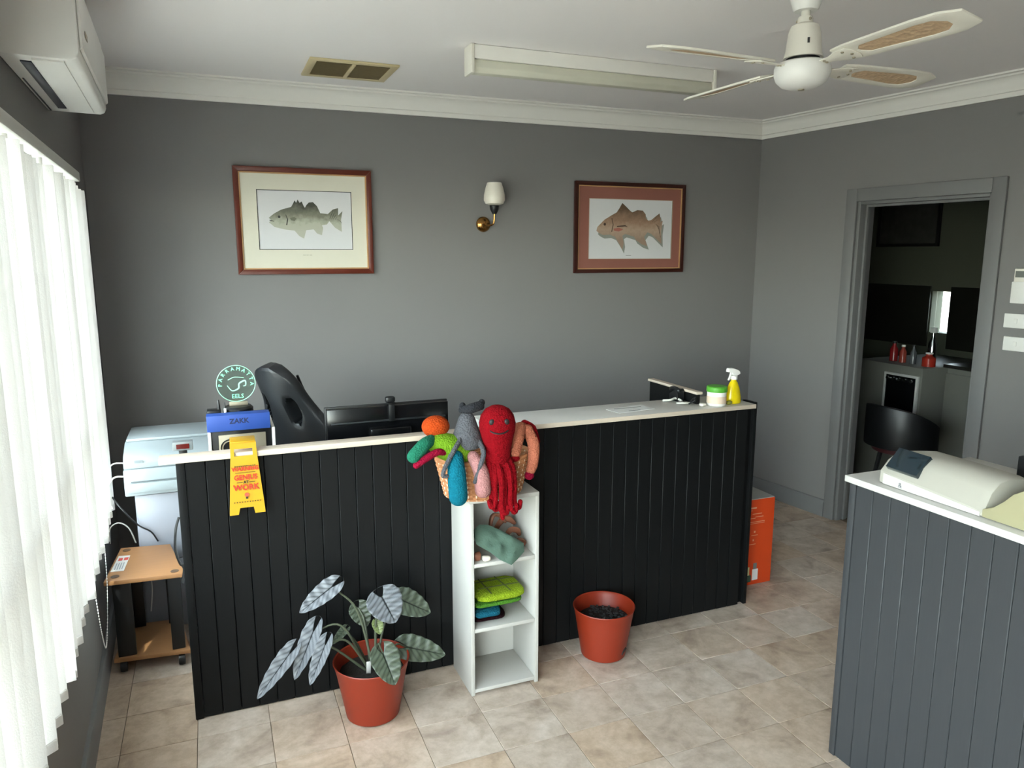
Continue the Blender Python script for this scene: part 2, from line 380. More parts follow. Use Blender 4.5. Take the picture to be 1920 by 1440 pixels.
w3 = root('window_2', 'glazed shop entrance added out of view beside the viewer for daylight', 'window', WL.p(G0, 0, GZ0), kind='structure')
for a, b, z0, z1 in ((G0, G0+.05, GZ0, GZ1), (G1-.05, G1, GZ0, GZ1), (G0+.05, G1-.05, GZ0, GZ0+.05), (G0+.05, G1-.05, GZ1-.05, GZ1)):
    bm = B(); WL.blk(bm, a, b, z0, z1, .04, .1); part('frame', bm, M_alu, w3, .003)
for k in range(2):
    a = G0+.05+(G1-G0-.1)*k/2; b = G0+.05+(G1-G0-.1)*(k+1)/2
    bm = B(); WL.blk(bm, a+.003, b-.003, GZ0+.052, GZ1-.052, .068, .074); part('pane', bm, M_glass, w3, smooth=False)
bm = B(); box(bm, -1.2, -.53, -4.2, 1.0, 2.25, 2.31); struct('awning', bm, M_corn, 'awning added out of view to keep sun off the entrance', 'awning')  # unseen slab added outside to block direct sun at the entrance
# outdoors: pavement seen through the blind gaps
bm = B(); box(bm, -14, -.68, -14, 14, -.2, -.12); struct('ground', bm, mat('pavement', '#b9b4a9', .9, var=.15, scale=3), 'pale concrete pavement outside the window', 'pavement')

# ------------------------------------------------------------------ vertical blinds
bl = root('vertical_blind', 'white fabric vertical blind hanging across the left window', 'blind', WL.p(1.5, -.02, .6))
bm = B(); WL.blk(bm, U0+.02, U1-.02, 1.99, 2.028, -.045, -.002); part('headrail', bm, M_alu, bl, .004)
bm = B()
SW, SH = .098, 1.365
rows = []
for i in range(7):
    a = (i/6-.5); rows.append((a*SW, .006*(1-4*a*a)))
top = [bm.verts.new((x, y, SH)) for x, y in rows]; bot = [bm.verts.new((x, y, 0)) for x, y in rows]
top2 = [bm.verts.new((x, y+.0012, SH)) for x, y in rows]; bot2 = [bm.verts.new((x, y+.0012, 0)) for x, y in rows]
for i in range(6):
    bm.faces.new((top[i], top[i+1], bot[i+1], bot[i])); bm.faces.new((top2[i], bot2[i], bot2[i+1], top2[i+1]))
    bm.faces.new((bot[i], bot[i+1], bot2[i+1], bot2[i])); bm.faces.new((top[i+1], top[i], top2[i], top2[i+1]))
bm.faces.new((top[0], bot[0], bot2[0], top2[0])); bm.faces.new((bot[6], top[6], top2[6], bot2[6]))
sme = mesh_of(bm); sme.materials.append(M_slat); sme.name = 'slat'
bm = B(); box(bm, -.045, .045, -.003, .009, -.004, .022); wme = mesh_of(bm, .002); wme.materials.append(M_slat); wme.name = 'slat_weight'
bm = B(); box(bm, -.008, .008, -.004, .004, 0, .03); hme = mesh_of(bm, .002); hme.materials.append(M_wplastic); hme.name = 'hook'
wang = math.atan2(WL.n.y, WL.n.x)            # direction pointing outdoors
u = U0 + .07; k = 0
inv = MW[bl.name].inverted()
while u < U1 - .05:
    jit = random.uniform(-7, 7) - (28 if k in (4, 9, 14) else 0)
    P = inv @ WL.p(u, -.022, .592 + random.uniform(-.006, .012))
    rz = wang + math.radians(46 + jit)
    s = share('slat', sme, bl, P, (0, 0, rz))
    if u < 3.2:
        share('slat_weight', wme, s, (0, 0, 0)); share('hook', hme, s, (0, .004, SH-.01))
    u += .104; k += 1
bm = B(); cp = [WL.p(1.62, -.06, .62), WL.p(1.58, -.065, .42), WL.p(1.40, -.055, .30), WL.p(1.22, -.055, .44), WL.p(1.12, -.05, .62)]
for q in catmull(cp, 18): ellipsoid(bm, q, (.0022, .0022, .0026), 6)
tube(bm, cp, .0007, 5, smooth=8); part('bead_chain', bm, M_wplastic, bl)

# ------------------------------------------------------------------ split system air conditioner
ac = root('air_conditioner', 'white wall-mounted split air conditioner above the window', 'air conditioner', WL.p(1.06, -.001, 2.2))
A0, A1 = 1.065, 1.925
def wprism(prof, u0, u1, wl=WL):
    bm = B(); a = [bm.verts.new(wl.p(u0, -d, z)) for d, z in prof]; b = [bm.verts.new(wl.p(u1, -d, z)) for d, z in prof]
    bm.faces.new(a); bm.faces.new(b[::-1]); n_ = len(prof)
    for i in range(n_): bm.faces.new((a[i], b[i], b[(i+1) % n_], a[(i+1) % n_]))
    return bm
ACP = [(.002, 2.203), (.168, 2.2), (.182, 2.206), (.188, 2.222), (.189, 2.29), (.189, 2.44), (.175, 2.478), (.002, 2.482)]
part('body', wprism(ACP, A0, A1), M_wplastic, ac, .006)
part('front_panel', wprism([(.1895, 2.232), (.1965, 2.238), (.1975, 2.40), (.190, 2.41)], A0+.025, A1-.02), M_wplastic, ac, .002)
part('outlet_slot', wprism([(.044, 2.1985), (.070, 2.1985), (.070, 2.204), (.044, 2.204)], A0+.09, A1-.06), mat('dark_blue_louvre', '#0e0f22', .4), ac, .001)
part('louvre', wprism([(.076, 2.1955), (.150, 2.1965), (.150, 2.204), (.076, 2.203)], A0+.05, A1-.02), M_wplastic, ac, .001)
part('seam', wprism([(.012, 2.2005), (.016, 2.2005), (.016, 2.206), (.012, 2.206)], A0+.02, A1-.3), M_black, ac)
part('indicator', wprism([(.1982, 2.285), (.1995, 2.285), (.1995, 2.30), (.1982, 2.30)], A0+.7, A0+.76), M_steel, ac)

# ------------------------------------------------------------------ ceiling vent
vent = root('ceiling_vent', 'cream metal ceiling vent with angled louvres', 'vent', (.69, 3.79, H))
VX0, VX1, VY0, VY1 = .485, .895, 3.63, 3.975
bm = B(); ring_prism(bm, [(VX0, VY0), (VX1, VY0), (VX1, VY1), (VX0, VY1)], [(VX0+.035, VY0+.03), (VX1-.035, VY0+.03), (VX1-.035, VY1-.03), (VX0+.035, VY1-.03)], (0, 0, H-.011), (1, 0, 0), (0, 1, 0), .010)
M_vent = mat('aged_cream_enamel', '#cdbd96', .5, var=.05)
M_ventd = mat('vent_shadow_metal', '#6a5632', .6, var=.1)
part('frame', bm, M_vent, vent, .002)
bm = B(); box(bm, VX0+.035, VX1-.035, VY0+.03, VY1-.03, H-.003, H-.001); part('backing', bm, mat('duct_dark', '#33291a', .8), vent)
vm = (VX0+VX1)/2
bm = B(); box(bm, vm-.009, vm+.009, VY0+.03, VY1-.03, H-.013, H-.003); part('divider', bm, M_vent, vent, .001)
bm = B(); prism(bm, [(-.006, 0), (-.0045, 0), (.006, .009), (.0045, .009)], (0, 0, 0), (0, 1, 0), (0, 0, 1), .158); lme = mesh_of(bm); lme.materials.append(M_vent); lme.name = 'louvre'
for k in range(14):
    for x0 in (VX0+.036, vm+.010):
        share('louvre', lme, vent, (x0-.69, VY0+.045+k*.0192-3.79, -.0128))

# ------------------------------------------------------------------ fluorescent batten
fl = root('fluorescent_batten', 'white fluorescent ceiling batten with slim diffuser', 'ceiling light', (1.7, 3.2, H))
bm = B(); box(bm, 1.10, 2.315, 3.155, 3.24, 2.512, H-.001); part('body', bm, M_corn, fl, .004)
bm = B(); prism(bm, [(3.165, 2.511), (3.160, 2.478), (3.175, 2.458), (3.222, 2.458), (3.236, 2.478), (3.231, 2.511)], (1.102, 0, 0), (0, 1, 0), (0, 0, 1), 1.211)
part('diffuser', bm, mat('opal_acrylic', '#cfcdbd', .3, var=.02), fl, .004)
for x in (1.083, 2.316):
    bm = B(); box(bm, x, x+.017, 3.150, 3.245, 2.452, H-.001); part('end_cap', bm, M_cream, fl, .004)

# ------------------------------------------------------------------ ceiling fan
FX, FY, FZ = 1.835, 2.03, 2.30
fan = root('ceiling_fan', 'white four-blade ceiling fan with woven cane blade insets', 'ceiling fan', (FX, FY, H))
bm = B(); lathe(bm, [(0, H-.001), (.058, H-.001), (.060, H-.02), (.052, H-.06), (.040, H-.098), (.036, H-.104), (0, H-.104)], (FX, FY, 0), 32); part('canopy', bm, M_wplastic, fan)
bm = B(); lathe(bm, [(0, H-.10), (.014, H-.10), (.014, 2.430), (0, 2.430)], (FX, FY, 0), 16); rod = part('downrod', bm, M_cream, fan)
bm = B(); lathe(bm, [(0, 2.448), (.022, 2.448), (.024, 2.44), (.024, 2.428), (0, 2.428)], (FX, FY, 0), 20); part('collar', bm, M_cream, fan)
for a in (2.2, 4.6):
    bm = B(); ellipsoid(bm, (FX+.024*math.cos(a), FY+.024*math.sin(a), 2.438), (.005, .005, .005), 8); part('bolt', bm, M_steel, fan)
bm = B(); lathe(bm, [(0, 2.427), (.030, 2.427), (.043, 2.420), (.050, 2.40), (.056, 2.345), (.060, 2.328), (.062, 2.322), (0, 2.322)], (FX, FY, 0), 32); up = part('motor_cover', bm, M_cream, fan)
bm = B(); ca = math.atan2(-FY, -FX); q = Vector((math.cos(ca+.25), math.sin(ca+.25), 0))
box(bm, -.0035, .0035, -.0015, .0015, 0, .016); bm.transform(Matrix.Translation(Vector((FX, FY, 2.357)) + q*.0548) @ Matrix.Rotation(ca+.25+PI/2, 4, 'Z')); part('slot', bm, M_black, up)
bm = B(); lathe(bm, [(0, 2.322), (.052, 2.322), (.052, 2.310), (0, 2.310)], (FX, FY, 0), 28); part('motor_neck', bm, M_black, fan)
bm = B(); lathe(bm, [(0, 2.311), (.068, 2.311), (.083, 2.305), (.088, 2.292), (.088, 2.274), (.081, 2.254), (.064, 2.238), (.036, 2.229), (0, 2.227)], (FX, FY, 0), 40); bowl = part('motor_housing', bm, M_wplastic, fan)
bm = B(); lathe(bm, [(0, 2.2275), (.010, 2.2275), (.010, 2.2240), (0, 2.2240)], (FX, FY, 0), 12); part('cap_screw', bm, M_steel, bowl)
M_cane = mat('woven_cane', '#bfa384', .7, var=.3, scale=120, bump=.8, bscale=60, bkind='voronoi')
outl = [(.15, -.042), (.20, -.052), (.44, -.066), (.52, -.064), (.575, -.042), (.575, .042), (.52, .064), (.44, .066), (.20, .052), (.15, .042)]
inn = [(.225, -.006), (.245, -.026), (.44, -.040), (.485, -.037), (.515, -.012), (.515, .012), (.485, .037), (.44, .040), (.245, .026), (.225, .006)]
for k in range(4):
    a = math.radians(2 + 90*k)
    T = Matrix.Translation((FX, FY, FZ)) @ Matrix.Rotation(a, 4, 'Z') @ Matrix.Rotation(math.radians(-11), 4, 'X')
    bm = B(); ring_prism(bm, outl, inn, (0, 0, -.003), (1, 0, 0), (0, 1, 0), .007); bm.transform(T); bl_ = part('blade', bm, M_cream, fan, .0015)
    bm = B(); prism(bm, inn, (0, 0, -.001), (1, 0, 0), (0, 1, 0), .003); bm.transform(T); part('cane_panel', bm, M_cane, bl_)
    bm = B(); prism(bm, [(.075, -.014), (.12, -.016), (.165, -.038), (.205, -.04), (.215, -.02), (.215, .02), (.205, .04), (.165, .038), (.12, .016), (.075, .014)], (0, 0, -.0075), (1, 0, 0), (0, 1, 0), .004); bm.transform(T); br = part('blade_iron', bm, M_cream, bl_, .001)
    for sx, sy in ((.185, -.025), (.185, .025), (.20, 0), (.098, -.006), (.098, .006)):
        bm = B(); lathe(bm, [(0, -.0105), (.0045, -.0105), (.0045, -.007), (0, -.007)], (sx, sy, 0), 10); bm.transform(T); part('screw', bm, M_steel, br if False else bl_)

# ------------------------------------------------------------------ wall lamp
SX, SY = 1.548, 4.278
sc = root('wall_sconce', 'brass wall lamp with a frosted white tulip shade', 'wall lamp', (SX, SY, 1.87))
bm = B(); lathe(bm, [(0, 0), (.044, 0), (.045, .006), (.038, .018), (.022, .027), (0, .030)], (SX-.012, SY, 1.870), 28, 'y'); part('wall_plate', bm, M_brass, sc)
bm = B(); tube(bm, [(SX-.012, SY-.028, 1.872), (SX+.0, SY-.055, 1.862), (SX+.024, SY-.082, 1.872), (SX+.028, SY-.088, 1.93)], .0055, 8, smooth=5); part('arm', bm, M_brass, sc)
bm = B(); lathe(bm, [(0, 1.925), (.012, 1.926), (.024, 1.950), (.029, 1.975), (0, 1.976)], (SX+.028, SY-.088, 0), 20); part('lamp_holder', bm, M_black, sc)
bm = B(); lathe(bm, [(.028, 1.977), (.052, 1.985), (.062, 2.005), (.061, 2.035), (.052, 2.075), (.042, 2.104), (.039, 2.103), (.049, 2.074), (.058, 2.035), (.058, 2.007), (.050, 1.989), (.028, 1.981)], (SX+.028, SY-.088, 0), 28); part('shade', bm, mat('frosted_glass', '#e3ddd0', .35, var=.04), sc)

# ------------------------------------------------------------------ fish pictures
PY = 4.278
def grad_mat(name, z0, z1, stops, spots=0):
    m = bpy.data.materials.new(name); m.use_nodes = True; n = m.node_tree.nodes; l = m.node_tree.links; p = n['Principled BSDF']
    g = n.new('ShaderNodeTexCoord'); sp = n.new('ShaderNodeSeparateXYZ'); l.new(g.outputs['Object'], sp.inputs[0])
    nz = n.new('ShaderNodeTexNoise'); nz.inputs['Scale'].default_value = 45; l.new(g.outputs['Object'], nz.inputs[0])
    mr = n.new('ShaderNodeMapRange'); mr.inputs[1].default_value = z0; mr.inputs[2].default_value = z1; l.new(sp.outputs[2], mr.inputs[0])
    a = n.new('ShaderNodeMath'); a.operation = 'MULTIPLY_ADD'; a.inputs[1].default_value = .35; l.new(nz.outputs[0], a.inputs[0])
    s = n.new('ShaderNodeMath'); s.operation = 'SUBTRACT'; s.inputs[1].default_value = .17; l.new(mr.outputs[0], s.inputs[0]); l.new(s.outputs[0], a.inputs[2])
    r = n.new('ShaderNodeValToRGB'); e = r.color_ramp.elements; e[0].color = lin(stops[0][1]); e[0].position = stops[0][0]; e[1].color = lin(stops[-1][1]); e[1].position = stops[-1][0]
    for pos, c in stops[1:-1]: e.new(pos).color = lin(c)
    l.new(a.outputs[0], r.inputs[0]); l.new(r.outputs[0], p.inputs['Base Color']); p.inputs['Roughness'].default_value = .6
    return m
M_paper = mat('print_paper', '#d2d2d4', .7, var=.015)
M_mat1 = mat('cream_mat_board', '#d6d2c2', .8, var=.02)
M_mat2 = mat('rose_brown_mat_board', '#8d5a4e', .8, var=.05)
M_ink = mat('ink', '#3a3a38', .8)
def picture(label, cx, z0, z1, wd, mw, matm, win_, border, frame_m, inline):
    r = root('framed_picture', label, 'picture', (cx, PY, z0)); x0, x1 = cx-wd/2, cx+wd/2
    u, v = (1, 0, 0), (0, 0, 1)
    R = lambda i: [(x0+i, z0+i), (x1-i, z0+i), (x1-i, z1-i), (x0+i, z1-i)]
    for a, b in ((0, 1), (1, 2), (2, 3), (3, 0)):
        o, i = R(0), R(mw); bm = B(); prism(bm, [o[a], o[b], i[b], i[a]], (0, PY-.001, 0), u, v, .024); part('frame_rail', bm, frame_m, r, .003)
    bm = B(); ring_prism(bm, R(mw-.001), R(mw+.007), (0, PY-.001, 0), u, v, .018); part('slip', bm, M_gilt, r, .001)
    bm = B(); a, b, c, d = win_; ring_prism(bm, R(mw+.003), [(a, c), (b, c), (b, d), (a, d)], (0, PY-.001, 0), u, v, .012); part('mat_board', bm, matm, r)
    bm = B(); prism(bm, [(a-.01, c-.01), (b+.01, c-.01), (b+.01, d+.01), (a-.01, d+.01)], (0, PY-.001, 0), u, v, .009); part('print', bm, M_paper, r)
    bm = B(); ring_prism(bm, [(a-border, c-border), (b+border, c-border), (b+border, d+border), (a-border, d+border)], [(a-border+.003, c-border+.003), (b+border-.003, c-border+.003), (b+border-.003, d+border-.003), (a-border+.003, d+border-.003)], (0, PY-.001, 0), u, v, .0126)
    part('mat_line', bm, inline, r)
    return r
def flat(bm, poly, y, th=.0006): prism(bm, poly, (0, y, 0), (1, 0, 0), (0, 0, 1), th)
F1 = [(.319,1.887),(.346,1.909),(.385,1.931),(.437,1.946),(.447,1.963),(.456,1.981),(.464,1.968),(.472,1.986),(.482,1.968),(.493,1.976),(.503,1.951),(.509,1.943),(.516,1.956),(.53,1.971),(.552,1.974),(.573,1.953),(.589,1.916),(.629,1.912),(.657,1.937),(.686,1.945),(.685,1.906),(.709,1.929),(.7,1.884),(.702,1.817),(.666,1.839),(.636,1.874),(.622,1.856),(.595,1.851),(.601,1.838),(.593,1.798),(.567,1.807),(.55,1.829),(.51,1.824),(.497,1.779),(.473,1.792),(.449,1.821),(.397,1.827),(.346,1.839),(.326,1.857),(.318,1.863),(.331,1.874)]
F2 = [(2.293,1.841),(2.3,1.865),(2.331,1.893),(2.351,1.911),(2.402,1.939),(2.437,1.957),(2.457,1.985),(2.476,2.016),(2.505,1.993),(2.534,1.969),(2.551,1.959),(2.588,1.974),(2.629,1.971),(2.651,1.947),(2.651,1.923),(2.673,1.909),(2.694,1.913),(2.722,1.934),(2.755,1.956),(2.765,1.921),(2.762,1.9),(2.781,1.911),(2.772,1.843),(2.776,1.761),(2.736,1.793),(2.697,1.825),(2.667,1.835),(2.643,1.806),(2.67,1.746),(2.628,1.757),(2.582,1.785),(2.568,1.806),(2.502,1.823),(2.482,1.812),(2.492,1.763),(2.485,1.721),(2.463,1.756),(2.426,1.805),(2.389,1.818),(2.341,1.814),(2.309,1.828)]
p1 = picture('red-brown framed print of a grey-green fish on a cream mat', .510, 1.588, 2.150, .722, .027, M_mat1, (.262, .760, 1.719, 2.033), -.0, M_mahog, M_ink)
YF = PY-.0105
FM1 = grad_mat('fish_grey_green', 1.80-1.588, 1.97-1.588, [(.05, '#b3b4a6'), (.35, '#aeb0a0'), (.6, '#7d7e6e'), (.95, '#3f4038')])
bm = B(); flat(bm, F1, YF); f1 = part('fish_print', bm, FM1, p1, smooth=False)
def flats(name, polys, y, m, parent, **k):
    bm = B()
    for q in polys: flat(bm, q, y)
    return part(name, bm, m, parent, smooth=False, **k)
bm = B(); ellipsoid(bm, (.372, YF-.0008, 1.893), (.007, .0006, .007), 10); part('eye', bm, M_ink, f1)
flats('gill_line', [[(.405,1.905),(.408,1.905),(.418,1.88),(.412,1.85),(.406,1.85),(.413,1.88)]], YF-.0007, M_ink, f1)
flats('mouth_line', [[(.322,1.872),(.345,1.868),(.346,1.871),(.322,1.876)]], YF-.0007, M_ink, f1)
flats('tail_rays', [[(.638+k*.009, 1.886-k*.0012), (.640+k*.009, 1.886-k*.0012), (.658+k*.0075, 1.93-k*.011), (.656+k*.0075, 1.93-k*.011)] for k in range(7)], YF-.0007, M_ink, f1, kind='stuff')
bm = B(); flat(bm, [(.428,1.888),(.450,1.894),(.462,1.885),(.452,1.872),(.432,1.876)], YF-.0007); part('pectoral_fin', bm, mat('fin_grey', '#6e6f60', .7), f1, smooth=False)
bm = B()
for k, (x, wd_) in enumerate(((.487, .016), (.505, .012), (.521, .014))): flat(bm, [(x, 1.689), (x+wd_, 1.689), (x+wd_, 1.692), (x, 1.692)], PY-.0129)
part('caption', bm, mat('pencil_grey', '#a5a294', .8), p1, smooth=False, kind='stuff')
p2 = picture('dark mahogany framed print of a brown fish on a rose mat', 2.540, 1.577, 2.142, .810, .024, M_mat2, (2.240, 2.850, 1.667, 2.037), .003, mat('dark_mahogany', '#37120b', .35, var=.2), mat('mat_bevel', '#b9a794', .7))
FM2 = grad_mat('fish_brown', 1.78-1.577, 2.00-1.577, [(.05, '#9c8474'), (.3, '#b29a86'), (.55, '#9a7c66'), (.95, '#5d4937')])
bm = B(); flat(bm, [(x+.012, z-.022) for x, z in F2], YF+.0004); part('print_shadow', bm, mat('shadow_wash', '#8d918a', .8, var=.1), p2, smooth=False)
bm = B(); flat(bm, F2, YF); f2 = part('fish_print', bm, FM2, p2, smooth=False)
M_sepia = mat('sepia_ink', '#46362b', .8)
bm = B(); ellipsoid(bm, (2.352, YF-.0008, 1.882), (.009, .0006, .009), 10); part('eye', bm, M_sepia, f2)
flats('gill_line', [[(2.40,1.92),(2.404,1.92),(2.415,1.88),(2.405,1.835),(2.40,1.835),(2.41,1.88)]], YF-.0007, M_sepia, f2)
flats('side_line', [[(2.44,1.872),(2.50,1.878),(2.52,1.866),(2.50,1.870),(2.44,1.866)]], YF-.0007, M_sepia, f2)
flats('tail_rays', [[(2.70+k*.009, 1.90-k*.004), (2.702+k*.009, 1.90-k*.004), (2.735+k*.0055, 1.935-k*.022), (2.733+k*.0055, 1.935-k*.022)] for k in range(7)], YF-.0007, M_sepia, f2, kind='stuff')
bm = B(); flat(bm, [(2.415,1.855),(2.455,1.862),(2.485,1.85),(2.455,1.838),(2.42,1.842)], YF-.0008); part('pectoral_fin', bm, mat('fin_pink', '#a9665a', .7), f2, smooth=False)
bm = B(); flat(bm, [(2.51,1.685),(2.55,1.685),(2.55,1.687),(2.51,1.687)], YF); part('caption', bm, M_ink, p2, smooth=False)

# ------------------------------------------------------------------ things on the doorway wall
def on_wr(u0, u1, z0, z1, d0, d1): bm = B(); WR.blk(bm, u0, u1, z0, z1, -d1, -d0); return bm
WU = 1.70
rm = root('remote_control', 'white air conditioner remote in its wall holder beside the doorway', 'remote control', WR.p(WU+.05, -.001, 1.45))
part('holder', on_wr(WU+.015, WU+.085, 1.452, 1.56, .001, .024), M_wplastic, rm, .004)
part('handset', on_wr(WU+.022, WU+.078, 1.47, 1.625, .005, .021), M_cream, rm, .003)
part('screen', on_wr(WU+.028, WU+.072, 1.582, 1.613, .0212, .0222), mat('lcd_grey', '#6d706a', .3), rm)
for k, (z, lab, uu) in enumerate(((1.363, 'upper white light switch plate beside the doorway', WU-.01), (1.247, 'lower white light switch plate beside the doorway', WU-.002))):
    sw = root('light_switch', lab, 'light switch', WR.p(uu+.058, -.001, z-.036), group='switch plates beside the doorway')
    part('plate', on_wr(uu, uu+.116, z-.036, z+.036, .001, .009), M_wplastic, sw, .003)
    part('rocker', on_wr(uu+.050, uu+.066, z-.012, z+.012, .0095, .013), M_wplastic, sw, .001)

# ------------------------------------------------------------------ reception counter
PITCH = .0655
def superbox(bm, x0, x1, y0, y1, z0, z1, e=.35, wob=0, seed=0, n=10, rz=0):
    """rounded soft block"""
    c = Vector(((x0+x1)/2, (y0+y1)/2, (z0+z1)/2)); r = ((x1-x0)/2, (y1-y0)/2, (z1-z0)/2); k0 = len(bm.verts)
    bmesh.ops.create_uvsphere(bm, u_segments=n*3, v_segments=n*2, radius=1); bm.verts.ensure_lookup_table()
    f = lambda a: math.copysign(abs(a)**e, a); R = Matrix.Rotation(rz, 3, 'Z')
    for v in bm.verts[k0:]:
        h = math.hypot(v.co.x, v.co.y); a = math.atan2(v.co.y, v.co.x); ch = abs(h)**e
        p = Vector((f(math.cos(a))*ch*r[0], f(math.sin(a))*ch*r[1], f(v.co.z)*r[2]))
        p = c + R @ p
        if wob: p += Vector((noise.noise(p*30+Vector((seed, 0, 0))), noise.noise(p*30+Vector((0, seed, 3))), noise.noise(p*25+Vector((5, 0, seed)))))*wob
        v.co = p
ct = root('reception_counter', 'black board-clad reception counter with a white top', 'counter', (1.09, 2.78, 0))
bm = B(); box(bm, 0, PITCH-.0012, 0, .016, .004, .984); bme = mesh_of(bm, .0022, seg=1); bme.materials.append(M_board); bme.name = 'board'
x = -.118
while x + PITCH <= 2.345:
    share('board', bme, ct, (x-1.09, 2.76-2.78, 0)); x += PITCH
bm = B(); box(bm, -.148, -.1195, 2.757, 2.80, .002, .984); part('corner_trim', bm, M_board, ct, .002)
bm = B(); box(bm, -.118, 2.333, 2.7765, 2.80, .006, .984); part('carcass_panel', bm, M_board, ct)
bm = B(); box(bm, 2.334, 2.352, 2.757, 2.84, .002, 1.012); part('end_post', bm, M_board, ct, .002)
bm = B(); box(bm, -.20, 1.02, 2.740, 2.802, .985, 1.005); part('ledge', bm, M_edge, ct, .002)
bm = B(); box(bm, 1.0205, 2.333, 2.744, 3.0, .987, 1.006); part('worktop', bm, M_white, ct, .002)
bm = B(); box(bm, 1.0205, 2.333, 2.7415, 2.7438, .987, 1.006); part('edge_strip', bm, M_edge, ct, .0005)
bm = B(); box(bm, 2.072, 2.090, 2.845, 3.245, 1.0065, 1.053); box(bm, 2.072, 2.090, 3.001, 3.245, .002, 1.0066); dv = part('divider_panel', bm, M_board, ct)
bm = B(); box(bm, 2.064, 2.098, 2.835, 3.255, 1.0535, 1.066); part('cap', bm, M_edge, dv, .002)
bm = B(); box(bm, 1.03, 1.046, 2.801, 2.995, .002, .986); box(bm, 1.25, 2.07, 2.981, 2.997, .30, .986); part('cabinet_side', bm, M_white, ct)

# desk behind the counter
dk = root('desk', 'white desk behind the left half of the counter', 'desk', (.45, 3.05, 0))
bm = B(); box(bm, -.115, 1.0, 2.805, 3.32, .675, .70); part('desktop', bm, M_white, dk, .002)
for x in (-.112, .975):
    bm = B(); box(bm, x, x+.02, 2.82, 3.30, .002, .674); part('side_panel', bm, M_white, dk)

# ------------------------------------------------------------------ nearer counter on the right
c2 = root('side_counter', 'dark board-clad counter with a white top, nearest on the right', 'counter', (2.1, 1.2, 0))
bm = B(); box(bm, 0, .016, -PITCH+.0012, 0, .004, .972); b2 = mesh_of(bm, .0022, seg=1); b2.materials.append(mat('lit_board_paint', '#3b3d40', .45, var=.08, scale=6, stretch=(30, 30, 1.5), bump=.05, bscale=10, spec=.3)); b2.name = 'board'  # same dark board paint, coloured lighter for the window light on this face
M_board_lit = MATS['lit_board_paint']
y = 1.722
while y > .45:
    share('board', b2, c2, (1.885-2.1, y-1.2, 0)); y -= PITCH
bm = B(); box(bm, 1.8825, 1.93, 1.7235, 1.748, .002, .972); part('corner_trim', bm, M_board_lit, c2, .002)
bm = B(); box(bm, 1.9015, 1.93, .45, 1.722, .006, .972); part('carcass_panel', bm, M_board_lit, c2)
bm = B(); box(bm, 1.9305, 2.42, 1.70, 1.718, .006, .972); part('end_panel', bm, M_board_lit, c2)
bm = B(); box(bm, 1.870, 2.45, .45, 1.760, .9725, .994); part('worktop', bm, M_white, c2, .003)

# ------------------------------------------------------------------ cash register
rg = root('cash_register', 'cream cash register with a small display, on the near right counter', 'cash register', (2.05, 1.45, .9945))
T0 = .9945
def loft(bm, secs):
    R = [[bm.verts.new(p) for p in s] for s in secs]
    for a, b in zip(R, R[1:]):
        for i in range(len(a)): bm.faces.new((a[i], a[(i+1) % len(a)], b[(i+1) % len(a)], b[i]))
    bm.faces.new(R[0][::-1]); bm.faces.new(R[-1])
# hump cross-section in x-z, lofted along y
def hump(y, x0, zt, zr):
    return [(x0, y, T0+.003), (x0, y, T0+zt), (x0+.012, y, T0+zt+.012), (x0+.03, y, T0+zt+(zr-zt)*.62), (x0+.06, y, T0+zt+(zr-zt)*.92), (x0+.10, y, T0+zr), (x0+.17, y, T0+zr*.92), (x0+.24, y, T0+zr*.6), (x0+.26, y, T0+.003)]
bm = B(); loft(bm, [hump(1.665, 1.915, .030, .075), hump(1.655, 1.905, .040, .092), hump(1.60, 1.902, .036, .106), hump(1.45, 1.902, .028, .104), hump(1.34, 1.902, .018, .100), hump(1.318, 1.905, .012, .094)])
part('body', bm, mat('register_cream', '#b3b0a6', .42, var=.03), rg, .002)
bm = B(); prism(bm, [(1.640, T0+.002), (1.322, T0+.002), (1.322, T0+.014), (1.640, T0+.036)], (1.9005, 0, 0), (0, 1, 0), (0, 0, 1), .003); sp = part('side_label', bm, M_white, rg, .0005, label='plain white side panel')
bm = B(); text(bm, '&', .022, Matrix.Translation((1.8972, 1.575, T0+.014)) @ Matrix.Rotation(-PI/2, 4, 'Z') @ Matrix.Rotation(PI/2, 4, 'X')); part('side_mark', bm, mat('print_grey', '#8a8a90', .6), sp)
# display let into the far end of the sloping face
pA, pB, pC = Vector((1.909, 1.636, T0+.052)), Vector((1.909, 1.528, T0+.050)), Vector((1.965, 1.640, T0+.104))
nn = (pB-pA).cross(pC-pA).normalized()
if nn.z < 0: nn = -nn
bm = B(); q = [pA+nn*.010, pB+nn*.010, pB+(pC-pA)+nn*.010+Vector((0, -.004, 0)), pC+nn*.010]
a = [bm.verts.new(v) for v in q]; b = [bm.verts.new(v-nn*.016) for v in q]; bm.faces.new(a); bm.faces.new(b[::-1])
for i in range(4): bm.faces.new((a[i], b[i], b[(i+1) % 4], a[(i+1) % 4]))
lc = part('display', bm, mat('dark_blue_display', '#10242e', .08, coat=.5), rg, .001)
bm = B()
loft(bm, [[(1.902, y_, T0+.002), (1.902, y_, T0+z_), (2.16, y_, T0+z_*.9), (2.16, y_, T0+.002)] for y_, z_ in ((1.3175, .024), (1.29, .036), (1.262, .062), (1.24, .088), (1.21, .108), (1.12, .12), (1.05, .118), (1.04, .10))])
part('keyboard_housing', bm, MATS.get('aged_cream_plastic') or mat('aged_cream_plastic', '#a19c7c', .45, var=.04), rg, .003)
bm = B(); box(bm, 2.02, 2.16, 1.10, 1.20, T0+.113, T0+.120); part('keypad', bm, M_black, rg, .001)
bm = B(); box(bm, 2.18, 2.215, 1.33, 1.42, T0+.001, T0+.118); single('card_reader', bm, M_black, 'small black terminal standing behind the cream cash register', 'card reader', .004)

